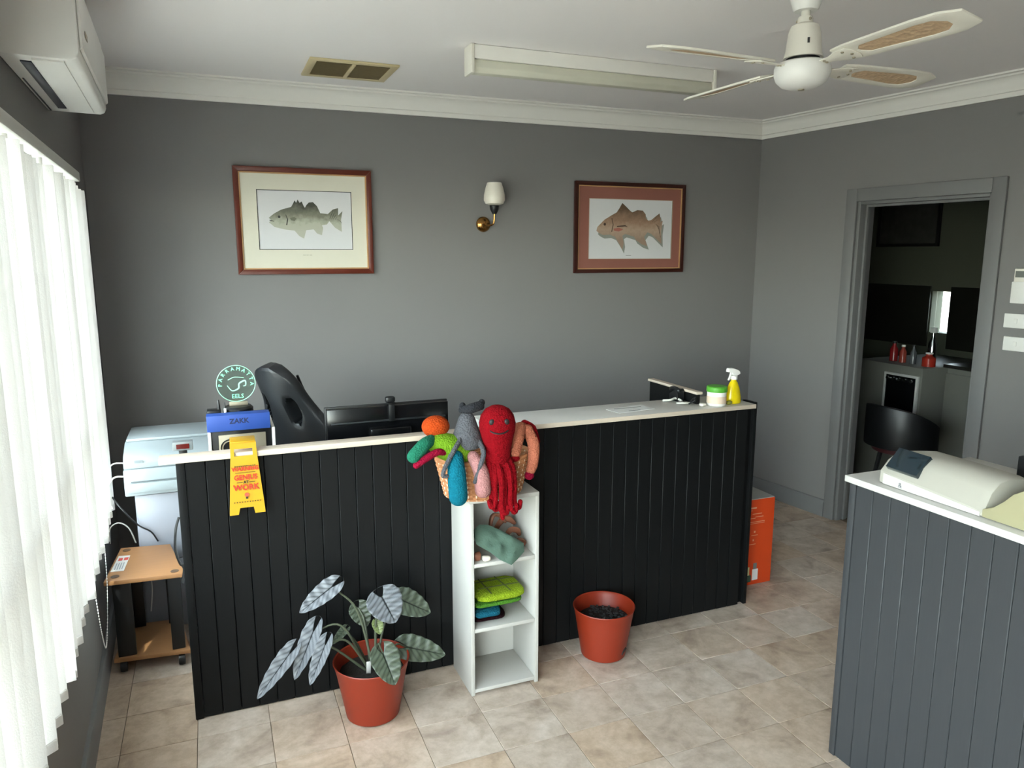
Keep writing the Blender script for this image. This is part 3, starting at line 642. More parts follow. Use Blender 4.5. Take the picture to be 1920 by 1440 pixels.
# ------------------------------------------------------------------ white shelf unit
M_shelf = mat('shelf_melamine', '#b3b1ac', .45, var=.02)
X0, X1, Y0, Y1, ZT = .845, 1.127, 2.518, 2.752, .797
sh = root('shelf_unit', 'narrow white three-tier shelf against the counter', 'shelf', (.986, 2.635, 0))
for x in (X0, X1-.015):
    bm = B(); box(bm, x, x+.015, Y0, Y1, .001, ZT-.0155); part('side_panel', bm, M_shelf, sh, .001)
bm = B(); box(bm, X0, X1, Y0, Y1, ZT-.015, ZT); part('top_panel', bm, M_shelf, sh, .001)
for z in (.012, .262, .527):
    bm = B(); box(bm, X0+.0155, X1-.0155, Y0+.001, Y1-.006, z, z+.015); part('shelf_board', bm, M_shelf, sh, .001)
bm = B(); box(bm, X0+.0155, X1-.0155, Y1-.0055, Y1-.001, .012, ZT-.016); part('back_panel', bm, M_shelf, sh)

# contents of the shelves
M_sage = mat('sage_cloth', '#455c50', .85, var=.15, scale=25, bump=.3, bscale=140)
r5 = math.sqrt(.55**2+.83**2)
bm = B(); bag = [(.872,.150),(.905,.172),(.94,.166),(.992,.136),(1.035,.105),(1.07,.078),(1.066,.045),(1.03,.018),(1.004,.002),(.962,.028),(.928,.062),(.880,.098)]
pillow(bm, bag, (0, 2.498, .524), (1, 0, 0), (0, .50, .866), (0, -.866, .5), .016, 6, .012, 3)
bagr = single('cloth_bag', bm, M_sage, 'sage green cloth bag flopped over the upper shelf', 'bag')
M_brown = mat('brown_leather', '#7a4a35', .6, var=.3, scale=30, bump=.4, bscale=60)
strips = [[(.965,2.64,.60),(.985,2.66,.665),(1.01,2.66,.672),(1.04,2.66,.64)], [(.99,2.67,.59),(1.03,2.67,.642),(1.06,2.67,.645),(1.09,2.68,.62)], [(1.02,2.62,.58),(1.05,2.63,.612),(1.08,2.63,.608),(1.095,2.64,.585)], [(1.05,2.60,.556),(1.075,2.60,.575),(1.098,2.60,.562),(1.10,2.61,.553)], [(.868,2.64,.555),(.872,2.64,.61),(.882,2.65,.652),(.89,2.66,.64)]]
for k, s_ in enumerate(strips):
    bm = B(); tube(bm, s_, [.009, .014, .013, .008], 8, smooth=5, round_ends=True, flat=(1, .6))
    single('leather_strip', bm, M_brown, ['brown leather strip arched highest behind the sage bag', 'brown leather strip curling behind the arched strip', 'brown leather strip lying along the sage bag edge', 'short brown leather strip at the right of the sage bag', 'brown leather strip standing against the left shelf side'][k], 'leather strip', group='brown leather strips on the upper shelf')
bm = B(); superbox(bm, .868, .900, 2.535, 2.565, .5425, .578, .7, .006, 4, 6); single('leather_offcut', bm, M_brown, 'small brown leather lump at the shelf front left', 'leather scrap')
bm = B(); superbox(bm, .900, .932, 2.523, 2.552, .5425, .560, .6, .005, 8, 6); single('paper_scrap', bm, mat('cream_paper', '#d8cfc0', .8, var=.1), 'crumpled cream paper scrap at the upper shelf front', 'paper')
dim = lambda c, k: tuple(x*k for x in lin(c)[:3])
M_crochet = lambda n, c, sc_=170: mat(n, dim(c, .56), .95, var=.22, scale=70, bump=.9, bscale=sc_, bkind='voronoi', spec=.1)
M_lime, M_green, M_teal, M_maroon = M_crochet('lime_yarn', '#a8c42c'), M_crochet('green_yarn', '#5f9c34'), M_crochet('blue_yarn', '#1f6f88'), M_crochet('maroon_yarn', '#2c1016')
bm = B(); superbox(bm, .868, 1.01, 2.55, 2.70, .2815, .300, .45, .004, 1); single('knitted_rug', bm, M_maroon, 'folded dark maroon knitted rug at the bottom of the shelf stack', 'blanket', group='folded rugs on the middle shelf')
bm = B(); superbox(bm, .868, .985, 2.532, 2.69, .306, .335, .5, .005, 2); single('knitted_rug', bm, M_teal, 'folded blue knitted rug between maroon and green', 'blanket', group='folded rugs on the middle shelf')
bm = B(); superbox(bm, .871, 1.080, 2.545, 2.70, .341, .361, .45, .005, 3); single('knitted_rug', bm, M_green, 'folded green knitted rug directly under the lime one', 'blanket', group='folded rugs on the middle shelf')
lr = root('knitted_rug', 'folded lime knitted rug on top of the shelf stack', 'blanket', (.98, 2.62, .36), group='folded rugs on the middle shelf')
bm = B(); superbox(bm, .882, 1.085, 2.535, 2.70, .367, .398, .42, .005, 5); superlime = part('folded_body', bm, M_lime, lr)
M_dk = mat('dark_yarn', '#39420f', .9)
for a_, b_ in (((.90, 2.66, .400), (1.07, 2.655, .400)), ((.90, 2.60, .401), (1.075, 2.598, .401)), ((.94, 2.55, .399), (.935, 2.69, .398)), ((1.02, 2.55, .399), (1.005, 2.69, .398))):
    bm = B(); tube(bm, [a_, tuple((p+q)/2+(.001 if i == 2 else 0) for i, (p, q) in enumerate(zip(a_, b_))), b_], .0022, 6, smooth=4); part('stitch_line', bm, M_dk, lr)

# ------------------------------------------------------------------ basket of crocheted toys
bk = root('wicker_basket', 'round wicker basket on top of the white shelf unit', 'basket', (.925, 2.595, ZT))
M_wick = mat('pale_wicker', '#a9724a', .7, var=.35, scale=40, bump=.5, bscale=90)
M_wick2 = mat('white_wicker', '#d8c4ac', .7, var=.2, scale=40)
BX, BY, NST = .925, 2.592, 30
def brad(t): return .150 + .032*t, .108 + .026*t
H0, HB = ZT+.004, .150
bm = B(); pts = []
prof = []
for k in range(15):
    t = k/14; rx, ry = brad(t); z = H0 + .008 + t*(HB-.016)
    loop = []
    for i in range(60):
        a = 2*PI*i/60; o = .0035*(1 if ((i//1 + k) % 2) else -1)
        loop.append((BX+(rx+o)*math.cos(a), BY+(ry+o)*math.sin(a), z))
    vs = []
    n_ = len(loop)
    for i in range(n_):
        p, q, r_ = Vector(loop[i-1]), Vector(loop[i]), Vector(loop[(i+1) % n_]); t_ = (r_-p).normalized(); s_ = t_.cross(Vector((0, 0, 1))).normalized()
        vs.append([bm.verts.new(q + (s_*math.cos(w_)*.0035 + Vector((0, 0, 1))*math.sin(w_)*.0055)) for w_ in (0, PI/2, PI, 3*PI/2)])
    for i in range(n_):
        for j in range(4): bm.faces.new((vs[i][j], vs[(i+1) % n_][j], vs[(i+1) % n_][(j+1) % 4], vs[i][(j+1) % 4]))
part('weave', bm, M_wick, bk, kind='stuff', label='woven cane strands')
bm = B()
for i in range(NST):
    a = 2*PI*(i+.5)/NST; r0, r1 = brad(0), brad(1)
    tube(bm, [(BX+r0[0]*math.cos(a), BY+r0[1]*math.sin(a), H0), (BX+r1[0]*math.cos(a), BY+r1[1]*math.sin(a), H0+HB)], .003, 6)
part('stakes', bm, M_wick2, bk, kind='stuff')
bm = B(); rx, ry = brad(1); ring = [(BX+rx*math.cos(2*PI*i/40), BY+ry*math.sin(2*PI*i/40), H0+HB) for i in range(41)]; tube(bm, ring, .008, 8); part('rim', bm, M_wick, bk)
bm = B(); rx, ry = brad(0); lathe(bm, [(0, 0), (1, 0), (1, .006), (0, .006)], (0, 0, 0), 40)
for v in bm.verts: v.co = Vector((BX+v.co.x*rx, BY+v.co.y*ry, H0-.003+v.co.z))
part('base', bm, M_wick, bk)

Y_RED, Y_GREY, Y_DGREY = M_crochet('red_yarn', '#a00c1a'), M_crochet('grey_yarn', '#6d6e74'), M_crochet('dark_grey_yarn', '#3c3d42')
Y_OR, Y_LIME, Y_GRN, Y_BLUE, Y_PINK, Y_SAL, Y_CRIM = M_crochet('orange_yarn', '#d9531e'), M_crochet('bright_lime_yarn', '#86b82c'), M_crochet('jade_yarn', '#2f8a6c'), M_crochet('turquoise_yarn', '#157f98'), M_crochet('pale_pink_yarn', '#d79a98'), M_crochet('salmon_yarn', '#dd8468'), M_crochet('crimson_yarn', '#a8143a')
M_bead = mat('black_yarn', '#14090b', .6)
# octopus
oc = root('crochet_octopus', 'red crocheted octopus with a smiling face at the basket front', 'soft toy', (.935, 2.47, .95))
OX_, OYY = .934, 2.462
bm = B(); lathe(bm, [(0, 1.163), (.022, 1.160), (.044, 1.148), (.060, 1.126), (.067, 1.098), (.065, 1.072), (.057, 1.040), (.050, 1.005), (.047, .975), (.044, .955), (.030, .945), (0, .943)], (OX_, OYY, 0), 28); hd = part('head', bm, Y_RED, oc)
FACE = Matrix.Translation((OX_, OYY, 0)) @ Matrix.Rotation(math.radians(-14), 4, 'Z') @ Matrix.Translation((-OX_, -OYY, 0))
for sx in (-.026, .026):
    bm = B(); ellipsoid(bm, (OX_+sx, OYY-.0595+abs(sx)*.1, 1.112), (.0105, .005, .0115), 12); bm.transform(FACE); part('eye', bm, M_bead, hd)
bm = B(); sm = [(OX_+.036*math.sin(t), OYY-.0675+.014*abs(math.sin(t))**2, 1.090-.018*math.cos(t)) for t in (-1.1, -.8, -.4, 0, .4, .8, 1.1)]; tube(bm, sm, .0030, 6, smooth=3); bm.transform(FACE); part('mouth', bm, M_bead, hd)
tent = [(-.040, .80, 1), (-.026, .815, -1), (-.012, .79, 1), (0, .772, 0), (.010, .80, -1), (.022, .79, 1), (.034, .81, -1), (.042, .80, 1)]
for k, (dx, zb, cu) in enumerate(tent):
    x = OX_ + dx; yb = OYY - .018 - .012*(k % 3)
    p = [(x*.9+OX_*.1, OYY-.005, .965), (x, yb-.016, .93), (x+.004*cu, yb-.022, .87), (x+.002*cu, yb-.024, zb+.02)]
    p += [(x+.008*cu, yb-.030, zb-.006), (x+.020*cu, yb-.028, zb-.012), (x+.026*cu, yb-.024, zb+.008)] if cu else [(x+.003, yb-.026, zb-.02)]
    bm = B(); tube(bm, p, [.0125, .012, .0105, .010] + [.009]*(len(p)-4), 8, smooth=4, round_ends=True); part('tentacle', bm, Y_RED, oc)
# grey mouse
gm = root('crochet_mouse', 'grey crocheted mouse slumped beside the red octopus', 'soft toy', (.82, 2.50, 1.0))
bm = B(); lathe(bm, [(0, 1.140), (.020, 1.132), (.030, 1.115), (.040, 1.085), (.052, 1.050), (.057, 1.025), (.050, 1.008), (.03, 1.0), (0, .998)], (.832, 2.505, 0), 24); part('body', bm, Y_GREY, gm)
bm = B(); tube(bm, [(.812, 2.50, 1.146), (.84, 2.485, 1.152), (.875, 2.49, 1.158), (.886, 2.50, 1.152)], [.012, .018, .018, .012], 10, smooth=4, round_ends=True); part('head', bm, Y_DGREY, gm)
for p in ((.818, 2.51, 1.158), (.890, 2.505, 1.166)):
    bm = B(); ellipsoid(bm, p, (.013, .007, .014), 12); part('ear', bm, Y_DGREY, gm)
bm = B(); tube(bm, [(.796, 2.47, 1.045), (.762, 2.435, 1.02), (.728, 2.425, .97), (.716, 2.425, .935), (.732, 2.425, .93)], [.009, .0085, .008, .008, .007], 8, smooth=5, round_ends=True); part('arm', bm, Y_GREY, gm)
bm = B(); tube(bm, [(.866, 2.465, 1.03), (.868, 2.425, 1.00), (.848, 2.415, .95), (.830, 2.415, .90)], [.010, .009, .008, .007], 8, smooth=5, round_ends=True); part('arm', bm, Y_GREY, gm)
# many-coloured doll
dl = root('crochet_doll', 'patchwork crocheted toy with orange head and lime body', 'soft toy', (.75, 2.52, .98))
bm = B(); ellipsoid(bm, (.724, 2.535, 1.086), (.051, .045, .040), 20); part('head', bm, Y_OR, dl)
bm = B(); ellipsoid(bm, (.772, 2.508, 1.008), (.094, .055, .050), 24, Matrix.Rotation(math.radians(22), 4, 'Y')); part('body', bm, Y_LIME, dl)
bm = B(); tube(bm, [(.700, 2.505, 1.045), (.665, 2.475, 1.038), (.622, 2.46, 1.004)], [.020, .024, .024], 12, smooth=4, round_ends=True); part('arm', bm, Y_GRN, dl, label='jade green arm')
bm = B(); tube(bm, [(.735, 2.47, 1.005), (.705, 2.455, 1.012), (.665, 2.45, .996), (.628, 2.45, .974)], [.012, .013, .013, .012], 10, smooth=4, round_ends=True); part('arm', bm, Y_CRIM, dl, label='crimson arm')
bm = B(); tube(bm, [(.772, 2.455, .985), (.768, 2.43, .93), (.772, 2.428, .85)], [.028, .033, .034], 14, smooth=5, round_ends=True); part('leg', bm, Y_BLUE, dl, label='turquoise leg')
bm = B(); tube(bm, [(.840, 2.462, .98), (.858, 2.428, .93), (.864, 2.424, .865)], [.022, .028, .030], 14, smooth=5, round_ends=True); part('leg', bm, Y_PINK, dl, label='pale pink leg')
# salmon toy
st_ = root('crochet_squid', 'salmon and red crocheted toy hanging over the basket right side', 'soft toy', (1.06, 2.55, .95))
bm = B(); ellipsoid(bm, (1.064, 2.555, 1.035), (.034, .035, .034), 18); part('body', bm, Y_SAL, st_)
bm = B(); tube(bm, [(1.050, 2.525, 1.055), (1.028, 2.495, 1.02), (1.008, 2.475, .975)], [.021, .023, .021], 12, smooth=4, round_ends=True); a_ = part('arm', bm, Y_SAL, st_)
bm = B(); ellipsoid(bm, (1.004, 2.470, .955), (.021, .02, .013), 12); part('cuff', bm, Y_RED, a_)
bm = B(); tube(bm, [(1.080, 2.525, 1.045), (1.094, 2.50, .99), (1.086, 2.488, .925), (1.076, 2.484, .90)], [.020, .023, .021, .019], 12, smooth=4, round_ends=True); a_ = part('arm', bm, Y_SAL, st_)
bm = B(); ellipsoid(bm, (1.069, 2.482, .879), (.019, .018, .017), 12); part('cuff', bm, Y_CRIM, a_)
bm = B(); tube(bm, [(1.082, 2.56, 1.062), (1.108, 2.55, 1.04), (1.128, 2.545, .99)], [.014, .018, .012], 10, smooth=4, round_ends=True, flat=(1, .6)); part('fin', bm, Y_RED, st_)

# ------------------------------------------------------------------ pots and plant
def pot(name, label, cat, cx, cy, h, rb, rt, notch=False):
    r = root(name, label, cat, (cx, cy, 0))
    bm = B(); lathe(bm, [(0, .001), (rb*.92, .001), (rb, .006), (rb+(rt-rb)*.75, h*.78), (rt*.985, h*.93), (rt, h*.96), (rt*1.02, h*.985), (rt*1.005, h), (rt*.975, h*.985), (rt*.965, h*.93), (rb+(rt-rb)*.72-.006, h*.78), (rb-.004, h*.3), (0, h*.3)], (cx, cy, 0), 48)
    part('pot', bm, M_red, r); return r
pl = pot('potted_plant', 'terracotta red pot with a silver-leaved plant on the floor', 'potted plant', .470, 2.565, .222, .098, .138)
bm = B()
k0 = 40
lathe(bm, [(.122, .168), (.09, .176), (.05, .18), (0, .178)], (.470, 2.565, 0), 40)
for v in bm.verts: v.co.z += .006*noise.noise(v.co*60)
part('soil', bm, M_soil, pl)
p2_ = pot('flower_pot', 'terracotta red pot with only dark gravel in it', 'plant pot', 1.478, 2.618, .222, .095, .130)
bm = B(); lathe(bm, [(.112, .160), (.08, .167), (0, .168)], (1.478, 2.618, 0), 40)
part('soil', bm, M_soil, p2_)
bm = B()
for k in range(110):
    a, rr = random.uniform(0, 2*PI), .098*math.sqrt(random.random()); s_ = random.uniform(.005, .010)
    ellipsoid(bm, (1.478+rr*math.cos(a), 2.618+rr*math.sin(a), .168+random.uniform(0, .004)), (s_, s_*.8, s_*.6), 6, Matrix.Rotation(a, 4, 'Z'))
part('gravel', bm, mat('dark_gravel', '#2b3032', .45, var=.6, scale=90), p2_, kind='stuff')
bm = B(); prism(bm, [(-.018, -.006), (.018, .008), (.012, .018), (-.006, .014)], (1.478+.052, 2.618-.0835, .036), Vector((.86, .5, 0)), Vector((0, -.05, 1)), .004); part('drain_slot', bm, M_black, p2_)
LEAFMATS = {}
def leafmat(name, face, vein, sheen):
    m = bpy.data.materials.new(name); m.use_nodes = True; n = m.node_tree.nodes; l = m.node_tree.links; p = n['Principled BSDF']
    at = n.new('ShaderNodeAttribute'); at.attribute_name = 'rib'
    nz = n.new('ShaderNodeTexNoise'); nz.inputs['Scale'].default_value = 60
    mx = n.new('ShaderNodeMix'); mx.data_type = 'RGBA'; mx.inputs['A'].default_value = lin(face); mx.inputs['B'].default_value = lin(vein)
    m2 = n.new('ShaderNodeMix'); m2.data_type = 'RGBA'; m2.blend_type = 'MULTIPLY'; m2.inputs['Factor'].default_value = .25
    l.new(at.outputs['Fac'], mx.inputs['Factor']); l.new(mx.outputs['Result'], m2.inputs['A']); l.new(nz.outputs[0], m2.inputs['B']); l.new(m2.outputs['Result'], p.inputs['Base Color'])
    p.inputs['Roughness'].default_value = .42; p.inputs['Specular IOR Level'].default_value = .5; p.inputs['Metallic'].default_value = sheen
    return m
LM = [leafmat('silver_leaf', '#767a80', '#1c2124', .0), leafmat('grey_green_leaf', '#525c4d', '#18221a', .0), leafmat('young_green_leaf', '#7f8c5a', '#4d5a36', 0)]
def leaf(parent, base, tip, W, nrm, fold, mi, bend=.0, stem=None):
    """heart-shaped leaf: notch at the stem, two rounded lobes behind it, pointed tip"""
    b, t = Vector(base), Vector(tip); ax = t-b; L = ax.length; ax.normalize(); nrm = Vector(nrm); nrm = (nrm-ax*nrm.dot(ax)).normalized(); wd = nrm.cross(ax)
    N, K = 44, 10; me = bpy.data.meshes.new('leaf'); vs, fs, rib = [], [], []
    def hw(s):   # s: -.34 (lobe end) .. 1 (tip)
        if s < 0: q = (s+.34)/.34; return W*.5*math.sqrt(max(0, 1-(1-q)**2))*.90
        return W*.5*(1-s)**.72*(1+.75*s)*.95
    for side in (1, -1):
        o = len(vs)
        for i in range(N+1):
            s = -.34 + 1.34*i/N; w_ = hw(s); w0 = 0 if s >= 0 else min(w_*.92, .16*W*(-s/.34)**.7)
            for j in range(K+1):
                f = w0 + (w_-w0)*j/K
                z_ = fold*f - bend*L*(max(s, 0)**2) - .18*fold*f*f/(W*.5) + .004*math.sin(s*26)*(j/K)*(W/.1)
                vs.append(b + ax*(s*L) + wd*(side*f) + nrm*z_)
                v_ = s - .28*(j/K); rib.append(max(0, 1-abs((v_*6.5) % 1 - .5)*3.6)*(1-.45*j/K) if j > 0 else 1)
        for i in range(N):
            for j in range(K):
                q = (o+i*(K+1)+j, o+(i+1)*(K+1)+j, o+(i+1)*(K+1)+j+1, o+i*(K+1)+j+1); fs.append(q if side < 0 else q[::-1])
    inv_ = MW[parent.name].inverted(); me.from_pydata([inv_ @ v for v in vs], [], fs); me.validate()
    at = me.attributes.new('rib', 'FLOAT', 'POINT'); at.data.foreach_set('value', rib)
    me.materials.append(LM[mi])
    for p in me.polygons: p.use_smooth = True
    o = bpy.data.objects.new('leaf', me); COL.objects.link(o); o.parent = parent; MW[o.name] = MW[parent.name]
    sd_ = o.modifiers.new('thick', 'SOLIDIFY'); sd_.thickness = .0009
    if stem:
        bm = B(); tube(bm, [stem[0], stem[1], b - nrm*.002], [.005, .004, .0028], 8, smooth=6); part('leaf_stem', bm, mat('leaf_stem_green', '#4b5140', .5, var=.15), parent)
C_ = (.478, 2.57, .17)
toC = Vector((-.18, -.88, .42))
leaf(pl, (.346, 2.62, .500), (.225, 2.60, .429), .080, (-.25, -.75, .6), .35, 0, stem=(C_, (.43, 2.60, .40)))
leaf(pl, (.508, 2.52, .476), (.546, 2.472, .392), .140, (.05, -.95, .38), .12, 0, .1, stem=((.485, 2.565, .17), (.492, 2.57, .36)))
leaf(pl, (.612, 2.66, .382), (.720, 2.64, .318), .110, (.1, -.85, .5), .15, 1, stem=((.492, 2.58, .17), (.535, 2.62, .32)))
leaf(pl, (.445, 2.66, .382), (.472, 2.64, .310), .085, (-.1, -.9, .4), .2, 1, stem=((.470, 2.59, .17), (.462, 2.63, .33)))
leaf(pl, (.608, 2.58, .228), (.751, 2.55, .181), .105, (.15, -.85, .55), .15, 1, stem=((.50, 2.56, .17), (.56, 2.57, .25)))
leaf(pl, (.492, 2.455, .292), (.522, 2.402, .192), .112, (.05, -.95, .35), .2, 1, .05, stem=((.485, 2.55, .17), (.485, 2.51, .30)))
leaf(pl, (.180, 2.56, .300), (.062, 2.50, .189), .070, (-.45, -.75, .5), .45, 0, stem=((.455, 2.565, .17), (.30, 2.57, .31)))
leaf(pl, (.268, 2.58, .358), (.190, 2.52, .221), .075, (-.5, -.8, .35), .5, 0, stem=((.46, 2.57, .17), (.37, 2.58, .36)))
leaf(pl, (.300, 2.52, .330), (.236, 2.46, .224), .062, (-.5, -.8, .35), .5, 0, stem=((.465, 2.56, .17), (.38, 2.54, .32)))
leaf(pl, (.382, 2.60, .332), (.330, 2.56, .306), .036, (-.3, -.8, .5), .5, 1, stem=((.465, 2.575, .17), (.42, 2.59, .28)))
leaf(pl, (.497, 2.58, .350), (.504, 2.56, .310), .045, (.1, -.9, .3), .3, 2, stem=((.48, 2.57, .17), (.49, 2.575, .26)))
bm = B(); box(bm, -.008, .008, -.001, .001, 0, .062); bm.transform(Matrix.Translation((.452, 2.535, .172)) @ Matrix.Rotation(.2, 4, 'X')); tg = part('plant_label', bm, M_white, pl, .0004, label='white plastic plant label')

# ------------------------------------------------------------------ yellow novelty sign on the ledge
M_yel = mat('yellow_plastic', '#c29410', .4, var=.05)
ws = root('novelty_sign', 'small yellow warning sign hooked over the counter ledge', 'sign', (.075, 2.73, .78))
def signleaf(y0, y1): # y at top and bottom
    bm = B(); O = Vector((0, y0, 1.043)); d = Vector((0, y1-y0, -.262)); k_ = d.length; v = -d/k_
    outer = [(.033, 0), (.118, 0), (.137, -.262), (.100, -.262), (.093, -.240), (.055, -.240), (.048, -.262), (.016, -.262)]
    # body in three prisms around the handle hole
    for poly in ([(.033, 0), (.118, 0), (.1192, -.024), (.032, -.024)], [(.032, -.024), (.044, -.024), (.0435, -.050), (.031, -.050)], [(.1055, -.024), (.1192, -.024), (.1205, -.050), (.106, -.050)],
                 [(.031, -.050), (.1205, -.050), (.1355, -.238), (.0175, -.238)], [(.0175, -.238), (.052, -.238), (.046, -.262), (.016, -.262)], [(.098, -.238), (.1355, -.238), (.137, -.262), (.102, -.262)]):
        prism(bm, poly[::-1], O, (1, 0, 0), v, -.004)
    bmesh.ops.remove_doubles(bm, verts=bm.verts, dist=.0002)
    return bm
part('front_leaf', signleaf(2.736, 2.722), M_yel, ws); part('back_leaf', signleaf(2.812, 2.826), M_yel, ws)
bm = B(); box(bm, .034, .117, 2.732, 2.816, 1.0415, 1.0455); part('hinge', bm, M_yel, ws, .001)
def syz(z): return 2.736 + (2.722-2.736)*(1.043-z)/.262 - .0043
M_sred, M_sblk = mat('red_print', '#c22c1c', .6), mat('black_print', '#2c2412', .6)
fl_ = [o for o in ws.children if o.name.startswith('front_leaf')][0]
for s_, z, sz, fx, m_ in (('WARNING', .947, .0155, .92, M_sred), ('GENIUS', .9155, .020, .88, M_sred), ('AT', .8985, .010, 1, M_sblk), ('WORK', .879, .023, .92, M_sred)):
    bm = B(); text(bm, s_, sz*1.3, facing_cam(.077, syz(z), z), font_scale_x=fx, bold=.0007); part('lettering', bm, m_, fl_, smooth=False)
def strip(nm, z, x0, x1, h, m_):
    bm = B(); box(bm, x0, x1, syz(z)-.0005, syz(z)+.0003, z-h/2, z+h/2); part(nm, bm, m_, fl_, smooth=False)
strip('rule', .9335, .043, .111, .0016, M_sblk); strip('rule', .8985, .046, .066, .0022, M_sblk); strip('rule', .8985, .088, .108, .0022, M_sblk)
for z, xa, xb in ((.9575, .044, .110), (.8275, .035, .122)):
    for k in range(11):
        x_ = xa + (xb-xa)*k/10; bm = B(); prism(bm, [(-.0025, 0), (0, -.0025), (.0025, 0), (0, .0025)], (x_, syz(z), z), (1, 0, 0), (0, 0, 1), .0006); part('dot', bm, M_sblk, fl_, smooth=False)
bm = B(); lathe(bm, [(0, 0), (.0075, 0), (.0075, .0006), (0, .0006)], (.077, syz(.853), .853), 16, 'y'); part('bulb_mark', bm, mat('bulb_red', '#c8503c', .6), fl_, smooth=False)
bm = B(); box(bm, .0735, .0805, syz(.842)-.0006, syz(.842), .838, .846); part('bulb_base_mark', bm, M_sblk, fl_, smooth=False)

# ------------------------------------------------------------------ on the counter's right end
sb = root('spray_bottle', 'yellow spray bottle with white trigger at the counter end', 'spray bottle', (2.255, 2.81, 1.0065))
sx, sy, sz0 = 2.252, 2.812, 1.0065
bm = B(); lathe(bm, [(0, sz0), (.038, sz0), (.041, sz0+.006), (.040, sz0+.03), (.030, sz0+.075), (.020, sz0+.098), (.014, sz0+.104), (.0135, sz0+.112), (0, sz0+.112)], (0, 0, 0), 28)
for v in bm.verts: v.co.x = sx + v.co.x; v.co.y = sy + v.co.y*.72
part('bottle', bm, mat('yellow_liquid_plastic', '#dfc60e', .25, var=.05), sb)
bm = B(); lathe(bm, [(0, sz0+.1125), (.0165, sz0+.1125), (.0165, sz0+.130), (0, sz0+.130)], (sx, sy, 0), 20); part('collar', bm, M_wplastic, sb)
bm = B(); prism(bm, [(-.040, .149), (-.036, .166), (-.012, .166), (.012, .158), (.026, .150), (.030, .138), (.012, .131), (-.010, .131), (-.016, .144), (-.034, .148)], (sx, sy+.011, sz0), (1, 0, 0), (0, 0, 1), .022); hd_ = part('spray_head', bm, M_wplastic, sb, .003)
bm = B(); prism(bm, [(-.020, .145), (-.014, .145), (-.018, .125), (-.028, .108), (-.033, .110), (-.025, .128)], (sx, sy+.005, sz0), (1, 0, 0), (0, 0, 1), .010); part('trigger', bm, M_wplastic, sb, .002)
tb = root('wipes_tub', 'white plastic tub with a bright green lid on the counter', 'tub', (2.145, 2.80, 1.0065))
bm = B(); lathe(bm, [(0, sz0), (.040, sz0), (.043, sz0+.004), (.044, sz0+.064), (0, sz0+.064)], (2.150, 2.800, 0), 32); part('tub', bm, M_wplastic, tb)
bm = B(); lathe(bm, [(0, sz0+.0645), (.047, sz0+.0645), (.048, sz0+.068), (.047, sz0+.086), (.043, sz0+.090), (0, sz0+.090)], (2.150, 2.800, 0), 32); part('lid', bm, mat('green_lid', '#4f9c2f', .45, var=.05), tb)
bm = B(); lathe(bm, [(.0442, sz0+.012), (.0447, sz0+.012), (.0447, sz0+.045), (.0442, sz0+.045)], (2.150, 2.800, 0), 32); part('label_band', bm, mat('peach_label', '#d9c3ae', .6, var=.1), tb)
bm = B(); superbox(bm, 2.196, 2.224, 2.775, 2.795, sz0, sz0+.018, .7, .004, 3, 6); single('sponge', bm, mat('olive_sponge', '#7d7c2c', .9, var=.3), 'small olive green sponge between the tub and spray bottle', 'sponge')
bm = B(); box(bm, -.10, .10, -.05, .05, 0, .0012); bm.transform(Matrix.Translation((1.73, 2.865, 1.0063)) @ Matrix.Rotation(.15, 4, 'Z'))
pp = single('paper_sheet', bm, mat('white_paper', '#dcdcda', .8), 'white paper sheet lying on the counter top', 'paper')
bm = B(); box(bm, 1.70, 1.76, 2.825, 2.832, 1.0077, 1.0082); part('print_bar', bm, mat('grey_print', '#6f7270', .8), pp); bm = B(); box(bm, 1.66, 1.80, 2.885, 2.893, 1.0077, 1.0082); part('print_bar', bm, MATS['grey_print'], pp)
# tangle of cables and small clip things in front of the divider
M_cabw = mat('white_cable', '#d8d6cf', .5)
bm = B(); tube(bm, [(1.965, 2.96, 1.012), (1.985, 2.93, 1.018), (2.02, 2.94, 1.022), (2.03, 2.90, 1.014), (1.99, 2.88, 1.012), (2.005, 2.85, 1.016), (2.045, 2.86, 1.012)], .005, 8, smooth=6); single('cable', bm, M_cabw, 'coiled white cable on the counter against the black divider', 'cable')
bm = B(); tube(bm, [(2.03, 2.845, 1.012), (2.045, 2.82, 1.030), (2.055, 2.835, 1.040), (2.05, 2.86, 1.02)], .004, 8, smooth=6); single('cable', bm, M_black, 'short black cable loop on the counter beside the divider', 'cable')
bm = B(); superbox(bm, 2.062, 2.09, 2.79, 2.815, 1.0062, 1.020, .5, 0, 0, 6); single('bulldog_clip', bm, M_cream, 'small cream clip lying on the counter beside the tub', 'clip')
ts = root('black_item', 'small unidentified black item in front of the black divider', 'device', (2.035, 2.97, 1.006))  # handset form invented for an unidentified dark blob
bm = B(); prism(bm, [(0, 0), (.07, 0), (.07, .03), (.012, .062), (0, .05)], (2.061, 2.925, 1.0068), (0, 1, 0), (0, 0, 1), -.04); part('base', bm, M_black, ts, .003)
bm = B(); tube(bm, [(2.03, 2.93, 1.060), (2.03, 2.96, 1.068), (2.03, 2.99, 1.060)], [.012, .009, .012], 8, smooth=4, round_ends=True); part('handset', bm, M_black, ts)

